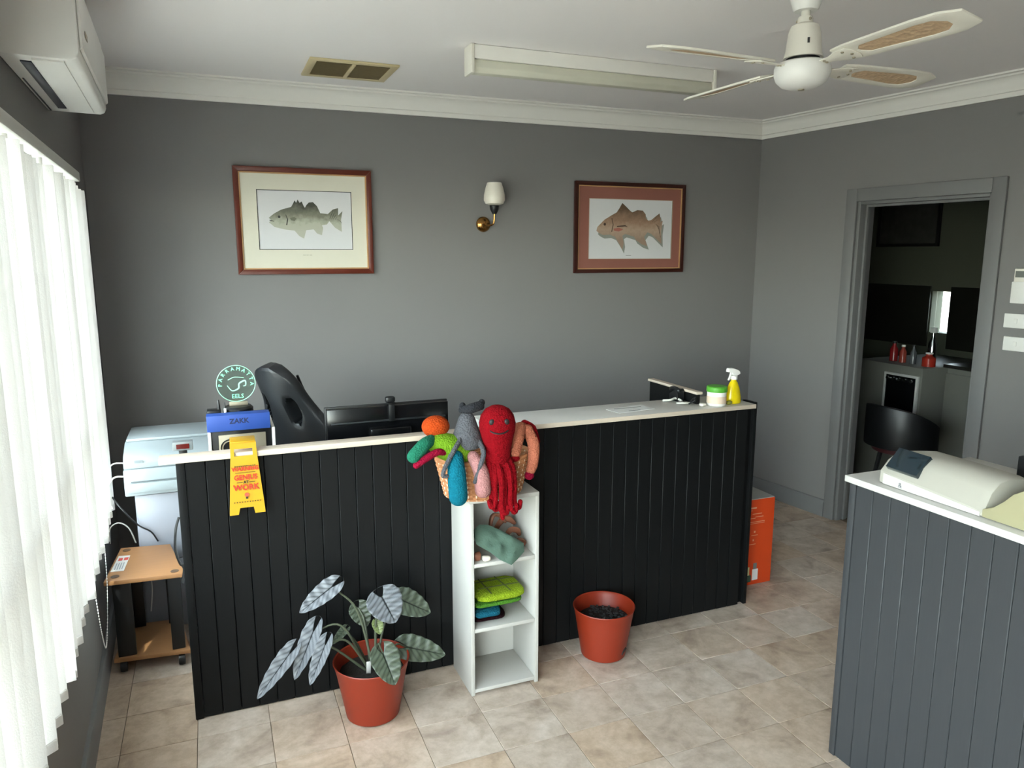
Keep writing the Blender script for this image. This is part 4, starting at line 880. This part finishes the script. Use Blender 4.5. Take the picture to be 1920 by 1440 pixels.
# ------------------------------------------------------------------ behind the counter: computer, monitor, sign, chair
pc = root('computer_tower', 'white and black computer tower seen from its steel rear', 'computer', (.08, 3.12, .70))
for x in (-.042, .196):
    bm = B(); box(bm, x, x+.012, 3.052, 3.30, .7015, 1.018); part('side_panel', bm, M_wplastic, pc, .003)
bm = B(); box(bm, -.0295, .1955, 3.06, 3.295, .7015, 1.016); part('chassis', bm, M_black, pc, .003)
bm = B(); box(bm, -.004, .172, 3.055, 3.0595, .71, 1.000); rp = part('rear_plate', bm, M_steel, pc, .002, label='pale steel rear plate')
bm = B(); lathe(bm, [(.030, 0), (.034, 0), (.034, .003), (.030, .003)], (.035, 3.0548, .948), 24, 'y'); part('fan_ring', bm, M_black, rp)
bm = B(); lathe(bm, [(0, 0), (.024, 0), (.024, .002), (0, .002)], (.035, 3.0548, .948), 20, 'y'); part('fan_hub', bm, M_black, rp)
bm = B(); box(bm, .062, .078, 3.0535, 3.0548, .968, .990); part('power_socket', bm, M_black, rp, .001)
bm = B(); tube(bm, [(.070, 3.05, .978), (.068, 3.03, .965), (.045, 3.02, .93), (.02, 3.02, .88), (.01, 3.03, .80)], .0045, 8, smooth=6); part('power_cord', bm, M_black, pc)
bm = B(); tube(bm, [(.16, 3.054, .93), (.185, 3.035, .90), (.188, 3.03, .80)], .0035, 8, smooth=6); part('network_cord', bm, mat('green_cord', '#2d6a3a', .5), pc)
bx = root('name_box', 'long blue box with a printed name on the computer tower', 'box', (.07, 3.07, 1.018))
M_blue = mat('blue_card', '#274a98', .55, var=.08)
bm = B(); box(bm, -.043, .190, 3.035, 3.095, 1.019, 1.082); part('box_body', bm, M_blue, bx, .002)
bm = B(); text(bm, 'ZAKK', .027, facing_cam(.075, 3.0346, 1.056), bold=.0009); part('lettering', bm, mat('navy_print', '#14214a', .6), bx, smooth=False)
bm = B(); box(bm, -.020, .165, 3.1, 3.20, 1.019, 1.058); modem = single('modem', bm, M_black, 'flat black modem on the computer tower behind the blue box', 'modem', .004)
bm = B(); box(bm, -.040, .012, 3.105, 3.16, 1.0585, 1.090); bm.transform(Matrix.Identity(4))
an = root('router', 'small black router with stub antenna beside the glowing sign', 'router', (-.014, 3.13, 1.0585))
part('case', bm, M_black, an, .004)
bm = B(); tube(bm, [(.004, 3.13, 1.09), (.004, 3.13, 1.105), (.004, 3.13, 1.125)], [.007, .006, .003], 8, round_ends=True); part('antenna', bm, M_black, an)
pn = root('marker_pen', 'white capped marker standing beside the router', 'pen', (.028, 3.11, 1.0585))
bm = B(); tube(bm, [(.028, 3.11, 1.0587), (.028, 3.11, 1.096)], .0055, 10); part('barrel', bm, M_wplastic, pn)
bm = B(); tube(bm, [(.028, 3.11, 1.0962), (.027, 3.11, 1.120)], [.003, .0015], 8); part('tip', bm, M_black, pn)
# glowing acrylic disc
LX, LY, LZ, LR = .075, 3.15, 1.186, .073
ls = root('led_sign', 'round clear acrylic sign with glowing green lettering', 'sign', (LX, LY, 1.0585))
bm = B(); lathe(bm, [(0, 1.0587), (.052, 1.0587), (.056, 1.066), (.056, 1.088), (.048, 1.096), (0, 1.097)], (LX+.004, LY, 0), 32); part('base', bm, M_black, ls)
bm = B(); box(bm, LX-.030, LX+.040, LY-.006, LY+.006, 1.097, 1.112); part('slot_bar', bm, M_steel, ls, .001)
bm = B(); lathe(bm, [(0, -.002), (LR, -.002), (LR, .002), (0, .002)], (LX, LY, LZ), 48, 'y'); part('acrylic_disc', bm, glassmat('acrylic', '#e9f5ee', .05), ls)
M_led = mat('green_led_engraving', '#7fe0ac', .5, emit=('#6fe3a6', .4)); M_led2 = mat('faint_green_engraving', '#9fd8ba', .5, emit=('#6fcf9c', .12))
bm = B(); tube(bm, [(LX+LR*math.cos(2*PI*k/48), LY-.001, LZ+LR*math.sin(2*PI*k/48)) for k in range(49)], .0017, 6); part('edge_glow', bm, M_led2, ls)
word = 'PARRAMATTA'
for k, ch in enumerate(word):
    a = math.radians(184 - k*188/9); bm = B(); text(bm, ch, .0205, facing_cam(LX+.0595*math.cos(a), LY-.0028, LZ+.0595*math.sin(a), a-PI/2)); part('letter', bm, M_led, ls, smooth=False)
bm = B(); text(bm, 'EELS', .024, facing_cam(LX+.004, LY-.0028, LZ-.052)); part('lettering', bm, M_led, ls, smooth=False)
bm = B(); tube(bm, [(LX-.034, LY-.0028, LZ-.006), (LX-.016, LY-.0028, LZ-.028), (LX+.008, LY-.0028, LZ-.020), (LX+.012, LY-.0028, LZ), (LX+.034, LY-.0028, LZ+.010), (LX+.036, LY-.0028, LZ-.008), (LX+.026, LY-.0028, LZ-.012)], [.001, .002, .003, .003, .003, .002, .001], 8, smooth=6, flat=(1, 1))
for v in bm.verts: v.co.y = LY-.0028 + (v.co.y-LY+.0028)*.1
part('eel_emblem', bm, M_led2, ls)
bm = B(); tube(bm, [(LX-.03, LY-.0028, LZ+.016), (LX-.005, LY-.0028, LZ+.026), (LX+.03, LY-.0028, LZ+.022)], .0015, 6, smooth=5); part('emblem_line', bm, M_led2, ls)

mo = root('monitor', 'black computer monitor facing away, on the desk', 'monitor', (.69, 3.16, .70))
bm = B(); box(bm, .423, .955, 3.135, 3.165, .80, 1.052); part('rear_shell', bm, M_blackgloss, mo, .004)
bm = B(); box(bm, .418, .960, 3.1655, 3.178, .795, 1.056); part('bezel', bm, M_black, mo, .003)
bm = B(); box(bm, .44, .94, 3.128, 3.1345, .985, .992); part('seam_ridge', bm, mat('dark_grey_plastic', '#232528', .35), mo, .001)
bm = B(); box(bm, .60, .78, 3.105, 3.1345, .83, .96); part('electronics_bulge', bm, M_blackgloss, mo, .008)
bm = B(); box(bm, .665, .715, 3.11, 3.13, .712, .90); part('stand_neck', bm, M_black, mo, .003)
bm = B(); box(bm, .57, .81, 3.02, 3.22, .701, .712); part('stand_foot', bm, M_black, mo, .004)
wc = root('webcam', 'small black webcam clipped on the monitor top edge', 'webcam', (.70, 3.15, 1.057))
bm = B(); superbox(bm, .676, .718, 3.135, 3.165, 1.062, 1.090, .55, 0, 0, 8); part('camera_body', bm, M_black, wc)
bm = B(); box(bm, .685, .71, 3.121, 3.127, .985, 1.062); box(bm, .685, .71, 3.121, 3.18, 1.0572, 1.0625); part('clip', bm, M_black, wc, .001)

ch = root('gaming_chair', 'black and red high-back office chair behind the desk', 'chair', (.60, 3.74, 0), math.radians(34))
M_pu = mat('black_leatherette', '#1b1d20', .38, var=.2, scale=20, bump=.1, bscale=120, spec=.6)
M_pur = mat('red_leatherette', '#7d1218', .45, var=.15)
# local frame: +x is the way the chair faces, y across, z up; reclined backrest
lean = math.radians(19)
def back_pt(yy, h, d): return Vector((-.235 - math.sin(lean)*h + math.cos(lean)*d, yy, .52 + math.cos(lean)*h + math.sin(lean)*d))
def half(h):            # half width against height: wide at the shoulders, narrower round head end
    t = h/.72
    w_ = .245 if t < .42 else .245 - .105*(.5-.5*math.cos(min(1, (t-.42)/.42)*PI))
    return w_ if t < .80 else w_*math.sqrt(max(.03, 1-((t-.80)/.203)**2))
def hole(yy, h): # signed measure of the two shoulder openings
    return ((abs(yy)-.088+.10*(h-.50))/.030)**2 + ((h-.50)/.070)**2
bm = B(); NY, NH = 44, 56; front, rear = {}, {}
for i in range(NH+1):
    h = .72*i/NH
    for j in range(NY+1):
        s_ = j/NY*2-1; yy = s_*half(h); curve = .085*abs(s_)**2.2*(1-(h/.74)**3); th = .055*(1-abs(s_)**6*.75)
        front[i, j] = (yy, h, curve+th); rear[i, j] = (yy, h, curve-.02)
vf = {k: bm.verts.new(back_pt(*p)) for k, p in front.items()}; vr = {k: bm.verts.new(back_pt(*p)) for k, p in rear.items()}
keep = {}
for i in range(NH):
    for j in range(NY):
        yy = (front[i, j][0]+front[i+1, j+1][0])/2; h = (front[i, j][1]+front[i+1, j+1][1])/2; keep[i, j] = hole(yy, h) > 1
for (i, j), ok in keep.items():
    if not ok: continue
    bm.faces.new((vf[i, j], vf[i, j+1], vf[i+1, j+1], vf[i+1, j])); bm.faces.new((vr[i, j], vr[i+1, j], vr[i+1, j+1], vr[i, j+1]))
    for di, dj, a, b in ((-1, 0, (i, j), (i, j+1)), (1, 0, (i+1, j+1), (i+1, j)), (0, -1, (i+1, j), (i, j)), (0, 1, (i, j+1), (i+1, j+1))):
        if not keep.get((i+di, j+dj), False): bm.faces.new((vf[a], vr[a], vr[b], vf[b]))
for k in [v for v in bm.verts if not v.link_faces]: bm.verts.remove(k)
bmesh.ops.smooth_vert(bm, verts=bm.verts, factor=.5, use_axis_x=True, use_axis_y=True, use_axis_z=True)
part('backrest', bm, M_pu, ch, local=True)
for sgn in (1, -1):
    bm = B(); tube(bm, [back_pt(sgn*half(h)*.62, h, .062+.075*.62**2.2-.02*(h > .7)) for h in (.06, .2, .33, .44, .55, .64)], .006, 6, smooth=4); part('seam_piping', bm, M_black, ch, local=True)
bm = B(); superbox(bm, -.27, .27, -.255, .255, .42, .525, .45, 0, 0, 10); part('seat', bm, M_pu, ch, local=True)
for sgn in (1, -1):
    bm = B(); superbox(bm, -.20, .16, sgn*.30-.048, sgn*.30+.048, .765, .80, .5, 0, 0, 8); ar = part('armrest', bm, M_pur, ch, local=True, label='dark red armrest pad')
    bm = B(); box(bm, -.05, .01, sgn*.30-.02, sgn*.30+.02, .44, .766); box(bm, -.05, .01, min(sgn*.2, sgn*.32), max(sgn*.2, sgn*.32), .405, .425); part('armrest_post', bm, M_black, ar, local=True)
bm = B(); lathe(bm, [(0, .12), (.03, .12), (.03, .30), (.022, .30), (.022, .42), (0, .42)], (0, 0, 0), 20); part('gas_lift', bm, M_black, ch, local=True)
for k in range(5):
    a = 2*PI*k/5+.3; bm = B(); tube(bm, [(0, 0, .14), (.15*math.cos(a), .15*math.sin(a), .11), (.28*math.cos(a), .28*math.sin(a), .075)], [.026, .022, .016], 8); lg = part('base_leg', bm, M_black, ch, local=True)
    bm = B(); lathe(bm, [(0, -.018), (.029, -.018), (.030, 0), (.029, .018), (0, .018)], (0, 0, 0), 16, 'x'); bm.transform(Matrix.Translation((.285*math.cos(a), .285*math.sin(a), .031)) @ Matrix.Rotation(a+PI/2, 4, 'Z')); part('castor', bm, M_black, lg, local=True)

# ------------------------------------------------------------------ printer corner
cb = root('filing_cabinet', 'white cabinet under the printer in the left corner', 'cabinet', (-.2, 3.75, 0))
bm = B(); box(bm, -.365, -.03, 3.56, 3.98, .001, .652); part('body', bm, mat('grey_white_enamel', '#9599a2', .45, var=.02), cb, .003)
bm = B(); box(bm, -.358, -.037, 3.548, 3.559, .34, .645); part('drawer_front', bm, MATS['grey_white_enamel'], cb, .002)
bm = B(); box(bm, -.358, -.037, 3.548, 3.559, .02, .33); part('drawer_front', bm, MATS['grey_white_enamel'], cb, .002)
pr = root('printer', 'pale grey multifunction printer on the white cabinet', 'printer', (-.2, 3.72, .653))
M_prn = mat('pale_grey_plastic', '#919b9f', .4, var=.02)
bm = B(); box(bm, -.398, -.01, 3.52, 3.93, .6535, .772); part('lower_body', bm, M_prn, pr, .006)
bm = B(); prism(bm, [(3.53, .7735), (3.93, .7735), (3.93, .865), (3.66, .865), (3.555, .83), (3.53, .80)], (-.012, 0, 0), (0, 1, 0), (0, 0, 1), -.384); part('scanner_unit', bm, M_prn, pr, .005)
bm = B(); box(bm, -.39, -.018, 3.66, 3.92, .8655, .879); part('lid', bm, M_prn, pr, .004)
bm = B(); box(bm, -.385, -.02, 3.513, 3.5195, .668, .712); part('paper_drawer', bm, M_prn, pr, .003)
bm = B(); box(bm, -.37, -.03, 3.5145, 3.5195, .7155, .7195); part('tray_gap', bm, mat('gap_grey', '#5c6468', .6), pr)
bm = B(); box(bm, -.352, -.318, 3.545, 3.549, .796, .806); bm.transform(Matrix.Translation((0, -.0185, .004))); part('logo_patch', bm, mat('badge_grey', '#7d868b', .5), pr)
bm = B(); box(bm, -.06, -.048, 3.518, 3.5195, .752, .762); part('indicator', bm, M_black, pr)
cl_ = root('desk_clock', 'small grey digital clock with dark red display at the ledge', 'clock', (-.125, 3.0, .70))
bm = B(); box(bm, -.165, -.095, 2.965, 3.0, .975, 1.008)
bm.transform(Matrix.Identity(4)); part('case', bm, mat('clock_grey', '#7f8587', .4), cl_, .003)
bm = B(); box(bm, -.152, -.108, 2.963, 2.9645, .982, 1.000); part('display', bm, mat('dark_red_display', '#5c1a18', .2), cl_)
bm = B(); box(bm, -.145, -.116, 2.978, 2.992, .7005, .975); part('stand', bm, M_black, cl_, .002)
bm = B(); box(bm, -.145, -.06, 2.96, 3.03, .7002, .704); part('foot', bm, M_black, cl_, .001)

# printer stand trolley
tr = root('wooden_trolley', 'small pale wood trolley with black legs beside the counter', 'trolley', (-.31, 3.33, 0))
bm = B(); prism(bm, [(-.462, 3.165), (-.165, 3.14), (-.235, 3.50), (-.435, 3.53)], (0, 0, .405), (1, 0, 0), (0, 1, 0), .018); tt = part('top_board', bm, M_wood, tr, .003)
bm = B(); prism(bm, [(-.458, 3.20), (-.168, 3.17), (-.215, 3.48), (-.43, 3.50)], (0, 0, .055), (1, 0, 0), (0, 1, 0), .018); part('lower_board', bm, M_wood, tr, .003)
for x0, x1, y0, y1 in ((-.440, -.372, 3.205, 3.222), (-.418, -.355, 3.455, 3.472), (-.238, -.188, 3.19, 3.207), (-.262, -.225, 3.44, 3.457)):
    bm = B(); box(bm, x0, x1, y0, y1, .0735, .4045); part('leg', bm, M_black, tr, .003)
for x, y in ((-.425, 3.225), (-.205, 3.195), (-.405, 3.46), (-.245, 3.45)):
    bm = B(); lathe(bm, [(0, -.012), (.024, -.012), (.026, 0), (.024, .012), (0, .012)], (x, y, .027), 16, 'x'); part('castor', bm, M_black, tr)
for x, y in ((-.425, 3.205), (-.205, 3.175), (-.408, 3.49)):
    bm = B(); lathe(bm, [(0, .4232), (.016, .4232), (.016, .4245), (0, .4245)], (x, y, 0), 16); part('grommet', bm, mat('brown_grommet', '#5b4736', .5), tt)
stk = root('sticker', 'white information sticker on the trolley top', 'sticker', (-.41, 3.33, .4235))
bm = B(); prism(bm, [(-.448, 3.26), (-.398, 3.255), (-.388, 3.42), (-.433, 3.43)], (0, 0, .4236), (1, 0, 0), (0, 1, 0), .0008); part('sheet', bm, M_white, stk)
M_rp = mat('sticker_red', '#b7473f', .6)
for k in range(2):
    bm = B(); prism(bm, [(0, 0), (.016, 0), (.017, .03), (.001, .03)], (-.430+k*.021, 3.37, .4246), (1, 0, 0), (0, 1, 0), .0004); part('red_mark', bm, M_rp, stk)
for k in range(4):
    bm = B(); prism(bm, [(0, 0), (.004, 0), (.007, .07), (.003, .07)], (-.436+k*.009, 3.275, .4246), (1, 0, 0), (0, 1, 0), .0004); part('text_line', bm, mat('sticker_grey', '#8b9298', .6), stk)

# cables in the corner
def cable(pts, r_, m_, label): bm = B(); tube(bm, pts, r_, 8, smooth=7); return single('cable', bm, m_, label, 'cable')
cable([(-.400, 3.60, .725), (-.44, 3.58, .73), (-.462, 3.56, .70), (-.465, 3.55, .64), (-.455, 3.55, .60)], .004, M_cabw, 'white cable looping out of the printer side')
cable([(-.402, 3.70, .76), (-.45, 3.69, .765), (-.475, 3.68, .745)], .0035, M_cabw, 'short white cable above the white printer loop')
cable([(-.47, 3.60, .66), (-.42, 3.54, .60), (-.36, 3.53, .52), (-.31, 3.53, .48), (-.285, 3.535, .43)], .0035, M_black, 'thin black cable sagging across the white cabinet')
cable([(-.48, 3.58, .43), (-.475, 3.575, .50), (-.44, 3.57, .525), (-.40, 3.56, .50), (-.375, 3.55, .43)], .003, mat('grey_cable', '#8d8d88', .5), 'grey cable arch behind the trolley')
cable([(-.165, 3.02, .70), (-.178, 3.0, .66), (-.185, 3.0, .58), (-.172, 3.0, .52), (-.16, 3.01, .50), (-.17, 3.0, .44)], .005, M_black, 'black cable hanging at the counter left edge')
cable([(-.325, 3.50, .40), (-.325, 3.505, .30), (-.323, 3.50, .22), (-.335, 3.50, .12)], .0025, M_cabw, 'thin white cord hanging under the trolley top')

# orange carton beside the counter
oc_ = root('orange_carton', 'tall orange cardboard carton standing beyond the counter end', 'carton', (2.51, 3.05, 0))
M_orange = mat('orange_card', '#cf4312', .6, var=.06)
bm = B(); box(bm, 2.366, 2.640, 2.92, 3.18, .001, .462); part('box_body', bm, M_orange, oc_, .002)
bm = B(); box(bm, 2.368, 2.638, 2.922, 3.178, .4625, .4655); part('top_flap', bm, mat('grey_card', '#9c9c98', .7, var=.05), oc_)
M_wp = mat('faded_white_print', '#e0a184', .7); M_wp2 = mat('white_print', '#d9d6d6', .7); M_gp = mat('green_print', '#355245', .7)
def ink(nm, x0, x1, z0, z1, m_): bm = B(); box(bm, x0, x1, 2.9192, 2.9197, z0, z1); part(nm, bm, m_, oc_, smooth=False)
for x0, x1, z0, z1 in ((2.445, 2.525, .415, .423), (2.45, 2.50, .404, .407), (2.50, 2.56, .385, .388), (2.44, 2.52, .362, .366), (2.52, 2.57, .368, .371), (2.44, 2.58, .342, .345), (2.45, 2.58, .334, .336), (2.515, 2.525, .285, .295), (2.50, 2.54, .270, .273), (2.51, 2.518, .24, .25), (2.49, 2.53, .222, .225)):
    ink('print_line', x0, x1, z0, z1, M_wp)
ink('bottle_print', 2.518, 2.555, .025, .085, M_wp2); ink('bottle_print', 2.523, 2.546, .085, .118, MATS['grey_print'])
ink('bottle_print', 2.478, 2.500, .055, .100, mat('yellow_white_print', '#d3cfa0', .7)); ink('bottle_print', 2.474, 2.512, .018, .055, M_gp)

# ------------------------------------------------------------------ the dark back room through the doorway
KX = 5.42
M_kcab = mat('grey_cupboard_paint', '#77776f', .5, var=.03)
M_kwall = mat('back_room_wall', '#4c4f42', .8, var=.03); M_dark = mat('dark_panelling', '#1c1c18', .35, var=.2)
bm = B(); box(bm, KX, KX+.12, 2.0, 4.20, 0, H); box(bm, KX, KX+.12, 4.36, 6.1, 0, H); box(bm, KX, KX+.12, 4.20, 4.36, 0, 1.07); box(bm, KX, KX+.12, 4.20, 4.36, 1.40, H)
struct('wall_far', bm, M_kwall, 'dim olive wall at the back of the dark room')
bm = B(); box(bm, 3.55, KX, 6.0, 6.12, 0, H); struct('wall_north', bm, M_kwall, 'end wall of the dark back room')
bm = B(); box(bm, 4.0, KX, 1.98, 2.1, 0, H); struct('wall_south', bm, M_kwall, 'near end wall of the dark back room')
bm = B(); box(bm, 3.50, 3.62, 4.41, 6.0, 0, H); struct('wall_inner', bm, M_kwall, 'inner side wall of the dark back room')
w2 = root('added_slot', 'narrow glazed slot added in the dark back room for a bright strip', 'window', (KX+.05, 4.27, 1.07), kind='structure')  # opening added through the wall to make a bright strip of daylight
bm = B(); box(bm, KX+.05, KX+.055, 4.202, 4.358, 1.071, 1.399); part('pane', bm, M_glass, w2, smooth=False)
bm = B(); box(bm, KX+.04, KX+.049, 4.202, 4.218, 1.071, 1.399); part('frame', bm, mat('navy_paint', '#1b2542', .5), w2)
bm = B(); box(bm, KX-.016, KX-.001, 2.2, 4.19, .95, 1.44); single('splashback', bm, M_dark, 'dark wall panel right of the narrow back room slot', 'wall panel', .001)
bm = B(); box(bm, KX-.016, KX-.001, 4.37, 5.9, .95, 1.44); single('splashback', bm, M_dark, 'dark wall panel left of the narrow back room slot', 'wall panel', .001)
kp = root('framed_poster', 'dark framed poster high on the back room wall', 'picture', (KX-.01, 4.63, 1.75))
bm = B(); ring_prism(bm, [(4.34, 1.755), (4.94, 1.755), (4.94, 2.20), (4.34, 2.20)], [(4.365, 1.78), (4.915, 1.78), (4.915, 2.175), (4.365, 2.175)], (KX-.001, 0, 0), (0, 1, 0), (0, 0, 1), -.022); part('frame', bm, M_black, kp, .001)
bm = B(); box(bm, KX-.012, KX-.002, 4.365, 4.915, 1.78, 2.175); part('print', bm, mat('dark_photo_print', '#3a3a36', .5, var=.8, scale=14), kp)
fg = root('side_cupboard', 'white cupboard in the back room, right of the bench', 'cupboard', (5.1, 3.5, 0))
bm = B(); box(bm, 4.845, KX-.02, 3.36, 3.72, .001, .90); part('carcass', bm, M_kcab, fg, .002)
bm = B(); box(bm, 4.825, 4.844, 3.365, 3.715, .02, .86); dd = part('door', bm, M_kcab, fg, .002)
bm = B(); tube(bm, [(4.815, 3.40, .70), (4.805, 3.40, .74), (4.805, 3.40, .80), (4.815, 3.40, .84)], .004, 6); part('handle', bm, M_chrome, dd)
bm = B(); box(bm, 4.81, KX-.02, 3.34, 3.73, .9005, .925); part('benchtop', bm, M_dark, fg, .002)
ov = root('stove', 'white stove with a dark glass door in the back room', 'stove', (4.85, 3.9, 0))
bm = B(); box(bm, 4.62, KX-.02, 3.735, 4.30, .001, .90); part('body', bm, M_kcab, ov, .003)
bm = B(); box(bm, 4.605, 4.6195, 3.765, 4.03, .56, .83); od = part('oven_door', bm, M_blackgloss, ov, .002)
bm = B(); ring_prism(bm, [(3.755, .55), (4.04, .55), (4.04, .84), (3.755, .84)], [(3.772, .567), (4.023, .567), (4.023, .823), (3.772, .823)], (4.6195, 0, 0), (0, 1, 0), (0, 0, 1), -.018); part('door_frame', bm, M_alu, od, .001)
for k in range(5):
    bm = B(); lathe(bm, [(0, 0), (.014, 0), (.012, .018), (0, .018)], (0, 0, 0), 14); bm.transform(Matrix.Translation((4.6045, 3.80+k*.05, .80)) @ Matrix.Rotation(-PI/2, 4, 'Y')); part('knob', bm, M_chrome, ov)
for k, (y, hh, rr, c, lab) in enumerate(((4.10, .15, .028, '#8d1f22', 'red bottle at the left of the dark stove top'), (4.02, .13, .025, '#a2463a', 'rust red jar beside the red bottle on the stove'), (3.93, .14, .022, '#55585a', 'grey bottle in the middle of the stove top'), (3.80, .10, .045, '#b03226', 'wide red container at the right of the stove top'))):
    bt = root('bottle', lab, 'bottle', (4.75, y, .901), group='bottles on the stove top')
    bm = B(); lathe(bm, [(0, .9015), (rr, .9015), (rr, .9+hh*.62), (rr*.5, .9+hh*.78), (rr*.45, .9+hh*.9), (0, .9+hh*.9)], (4.75, y, 0), 18); part('glass', bm, mat('bottle_%d' % k, c, .25), bt)
    bm = B(); lathe(bm, [(0, .9+hh*.905), (rr*.55, .9+hh*.905), (rr*.55, .9+hh), (0, .9+hh)], (4.75, y, 0), 14); part('cap', bm, M_wplastic if k % 2 else M_black, bt)
bt = root('tall_bottle', 'tall clear spray bottle behind the red container', 'bottle', (4.86, 3.87, .901))
bm = B(); lathe(bm, [(0, .9015), (.030, .9015), (.030, 1.05), (.012, 1.10), (.012, 1.13), (0, 1.13)], (4.86, 3.87, 0), 18); part('glass', bm, M_chrome, bt)
bm = B(); box(bm, 4.84, 4.88, 3.855, 3.885, 1.131, 1.17); part('spray_head', bm, M_wplastic, bt, .003)
kc = root('round_back_chair', 'black round-backed chair in the back room', 'chair', (4.20, 3.52, 0))
bm = B(); N_ = 18; secs = []
bm2 = bm
for i in range(N_+1):
    a = math.radians(-100 + 200*i/N_); cx_, cy_ = 4.24 - .22*math.cos(a), 3.53 + .22*math.sin(a); top = .72 - .12*abs(i/N_*2-1)**2.5
    ox, oy = -math.cos(a)*.018, math.sin(a)*.018
    secs.append([(cx_-ox, cy_-oy, .44), (cx_+ox, cy_+oy, .44), (cx_+ox, cy_+oy, top), (cx_-ox, cy_-oy, top)])
loft(bm, secs); part('backrest', bm, M_black, kc, .006)
bm = B(); lathe(bm, [(0, .40), (.19, .40), (.20, .42), (.195, .45), (.15, .465), (0, .47)], (4.25, 3.53, 0), 28); part('seat', bm, mat('dark_red_seat', '#3d1216', .7), kc)
for k in range(4):
    a = PI/4+k*PI/2; bm = B(); tube(bm, [(4.25+.13*math.cos(a), 3.53+.13*math.sin(a), .405), (4.25+.19*math.cos(a), 3.53+.19*math.sin(a), .002)], [.016, .011], 8); part('leg', bm, M_black, kc)
